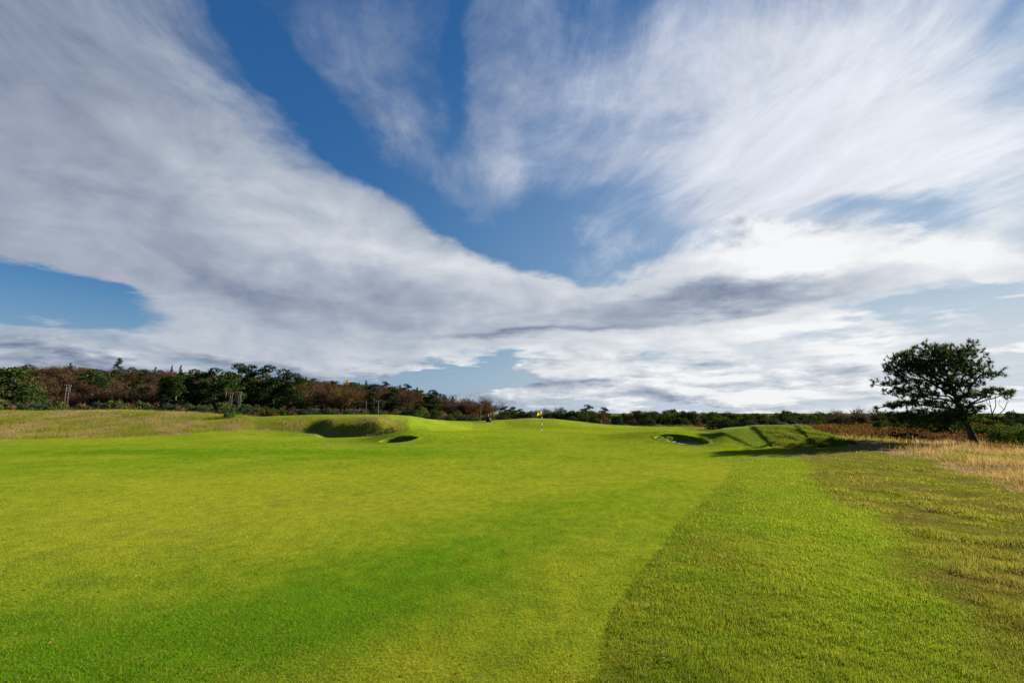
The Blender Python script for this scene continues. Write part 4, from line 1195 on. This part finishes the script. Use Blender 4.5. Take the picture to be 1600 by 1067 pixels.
# ------------------------------------------------------------------ power poles
m_pole = plain('silvered_wood', (0.055, 0.048, 0.042), 0.85); m_metal = plain('galvanised_steel', (0.075, 0.072, 0.07), 0.6); m_ins = plain('brown_porcelain', (0.10, 0.05, 0.035), 0.3); m_wire = plain('wire', (0.05, 0.05, 0.048), 0.7)
def box(cx, cy, cz, sx, sy, sz):
    v = np.array([(x, y, z) for x in (-1, 1) for y in (-1, 1) for z in (-1, 1)], float) * 0.5 * np.array([sx, sy, sz]) + np.array([cx, cy, cz])
    return v, np.array([(0, 1, 3, 2), (4, 6, 7, 5), (0, 4, 5, 1), (2, 3, 7, 6), (0, 2, 6, 4), (1, 5, 7, 3)])
def ground_z(x, y): return float(height(np.array([x]), np.array([y]))[0])
def pole_pair(pxa, pxb, top_py, d, label, arm_px=(0, 0), transformer=False):
    xa, xb = X(pxa, d), X(pxb, d); xc = (xa + xb) / 2; z0 = min(ground_z(xa, d), ground_z(xb, d)); H = ztop(top_py, d) - z0
    o = thing('power_pole', (xc, d, z0), label, 'power pole', 'power poles along the foot of the wood')
    for xx in ((xa, xb) if pxa != pxb else (xa,)):
        v, f = tube([(xx - xc, 0, -0.4), (xx - xc, 0, H)], [0.10, 0.075], 8); mesh_from('pole', v, f, m_pole, o, smooth=True)
    wa, wb = X(arm_px[0], d) - xc, X(arm_px[1], d) - xc
    for zz in ((H - 0.25, H - 1.25) if transformer else (H - 0.3,)):
        mesh_from('crossarm', *box((wa + wb) / 2, -0.18, zz, wb - wa, 0.09, 0.10), m_pole if not transformer else m_metal, o)
    for i in range(3):
        xx = wa + (wb - wa) * (0.08 + 0.42 * i)
        v, f = tube([(xx, -0.18, H - 0.22), (xx, -0.18, H - 0.10), (xx, -0.18, H - 0.02), (xx, -0.18, H + 0.05)], [0.03, 0.075, 0.075, 0.03], 7); mesh_from('insulator', v, f, m_ins, o, smooth=True)
        if transformer:
            v, f = tube([(xx, -0.26, H - 1.2), (xx, -0.26, H - 0.35)], [0.035, 0.035], 6); mesh_from('fuse_switch', v, f, m_metal, o, smooth=True)
    return [np.array([xc + wa + (wb - wa) * (0.08 + 0.42 * i), d - 0.18, z0 + H + 0.05]) for i in range(3)]
ta = pole_pair(98.5, 103, 600, 90, 'left twin power pole with stacked crossarms below the wooded hillside', (96, 108), True)
tb = pole_pair(357.5, 360.5, 613, 96, 'dim twin power pole left of the taller twin pole before the pine clump', (355, 363))
tc = pole_pair(370.5, 373.5, 611.5, 86, 'right twin power pole with crossarm standing before the dark pine clump', (367.5, 377), True)
td = pole_pair(571.5, 571.5, 626, 92, 'single pale power pole with an arm to its left, on the low skyline of gorse', (563, 573))
te = pole_pair(590.5, 590.5, 625.5, 80, 'thicker single power pole just right of another single pole', (584, 592))
tf_ = pole_pair(750.5, 750.5, 631, 90, 'thin power pole before the ochre tree near the dark box', (747, 754))
def wire(a, b_, sag, label):
    t = np.linspace(0, 1, 15)[:, None]; p = a * (1 - t) + b_ * t; p[:, 2] -= (4 * sag * t * (1 - t))[:, 0]
    v, f = tube(p - a, [0.005] * 15, 4); o = mesh_from('overhead_wire', v, f, m_wire); o.location = a
    tag(o, label, 'wire', 'overhead wires')
far = [p + np.array([-70.0, 3, 0.4]) for p in ta]
for pa, pb_, lab in ((far, ta, 'overhead wire running left from the left twin pole'), (ta, tc, 'overhead wire between the two twin poles'), (tc, td, 'overhead wire from the right twin pole to the single poles'), (td, te, 'short overhead wire between the two single poles'), (te, tf_, 'overhead wire from the thick single pole towards the ochre tree')):
    for a, b_ in zip(pa, pb_):
        wire(a, b_, 0.45, lab)

# ------------------------------------------------------------------ box by the bushes and marker stake
m_dark = plain('dark_boards', (0.022, 0.024, 0.028), 0.7); m_rust = plain('rusty_brown_boards', (0.20, 0.085, 0.04), 0.8)
bd_ = 63.0; bx = X(763.5, bd_); bz = ground_z(bx, bd_)
bxo = thing('course_bin', (bx, bd_, bz), 'dark upright box with a reddish brown upper side at the edge of the bushes', 'box', rz=0.25)
hh = ztop(644.6, bd_) - bz
mesh_from('body', *box(0, 0, hh * 0.24, 0.52, 0.50, hh * 0.5), m_dark, bxo)
mesh_from('upper_side', *box(-0.13, 0, hh * 0.735, 0.26, 0.46, hh * 0.49), m_rust, bxo)
mesh_from('dark_side', *box(0.135, 0, hh * 0.72, 0.255, 0.44, hh * 0.46), m_dark, bxo)
mesh_from('lid', *box(-0.02, 0, hh * 0.995, 0.58, 0.52, 0.04), m_rust, bxo)
sd = 68.0; sx_ = X(939, sd); sz_ = ground_z(sx_, sd); sh = ztop(655.5, sd) - sz_
stk = thing('marker_stake', (sx_, sd, sz_), 'thin pale marker stake at the far edge of the green before the scrub', 'stake')
v, f = tube([(0, 0, -0.1), (0, 0, sh * 0.9)], [0.024, 0.024], 6); mesh_from('shaft', v, f, m_wood, stk, smooth=True)
v, f = tube([(0, 0, sh * 0.9), (0, 0, sh)], [0.027, 0.01], 6); mesh_from('tip', v, f, m_wood, stk, smooth=True)

# ------------------------------------------------------------------ say which one of a few look-alikes
ORD = ['leftmost', 'second from left', 'third from left', 'fourth from left', 'fifth from left', 'sixth from left', 'seventh from left', 'eighth from left', 'ninth from left', 'tenth from left', 'eleventh from left', 'twelfth from left']
same = {}
for o in col.objects:
    if o.parent is None and o.get('label') and o.get('category') not in (None, 'wire'):
        same.setdefault(o['label'], []).append(o)
for lab, os_ in same.items():
    if 2 <= len(os_) <= 12:
        os_.sort(key=lambda o: o.location.x / max(o.location.y, 1.0))
        for o, w_ in zip(os_, ORD):
            new_l = lab.rstrip(',') + ', ' + w_
            if len(new_l.split()) <= 16:
                o['label'] = new_l
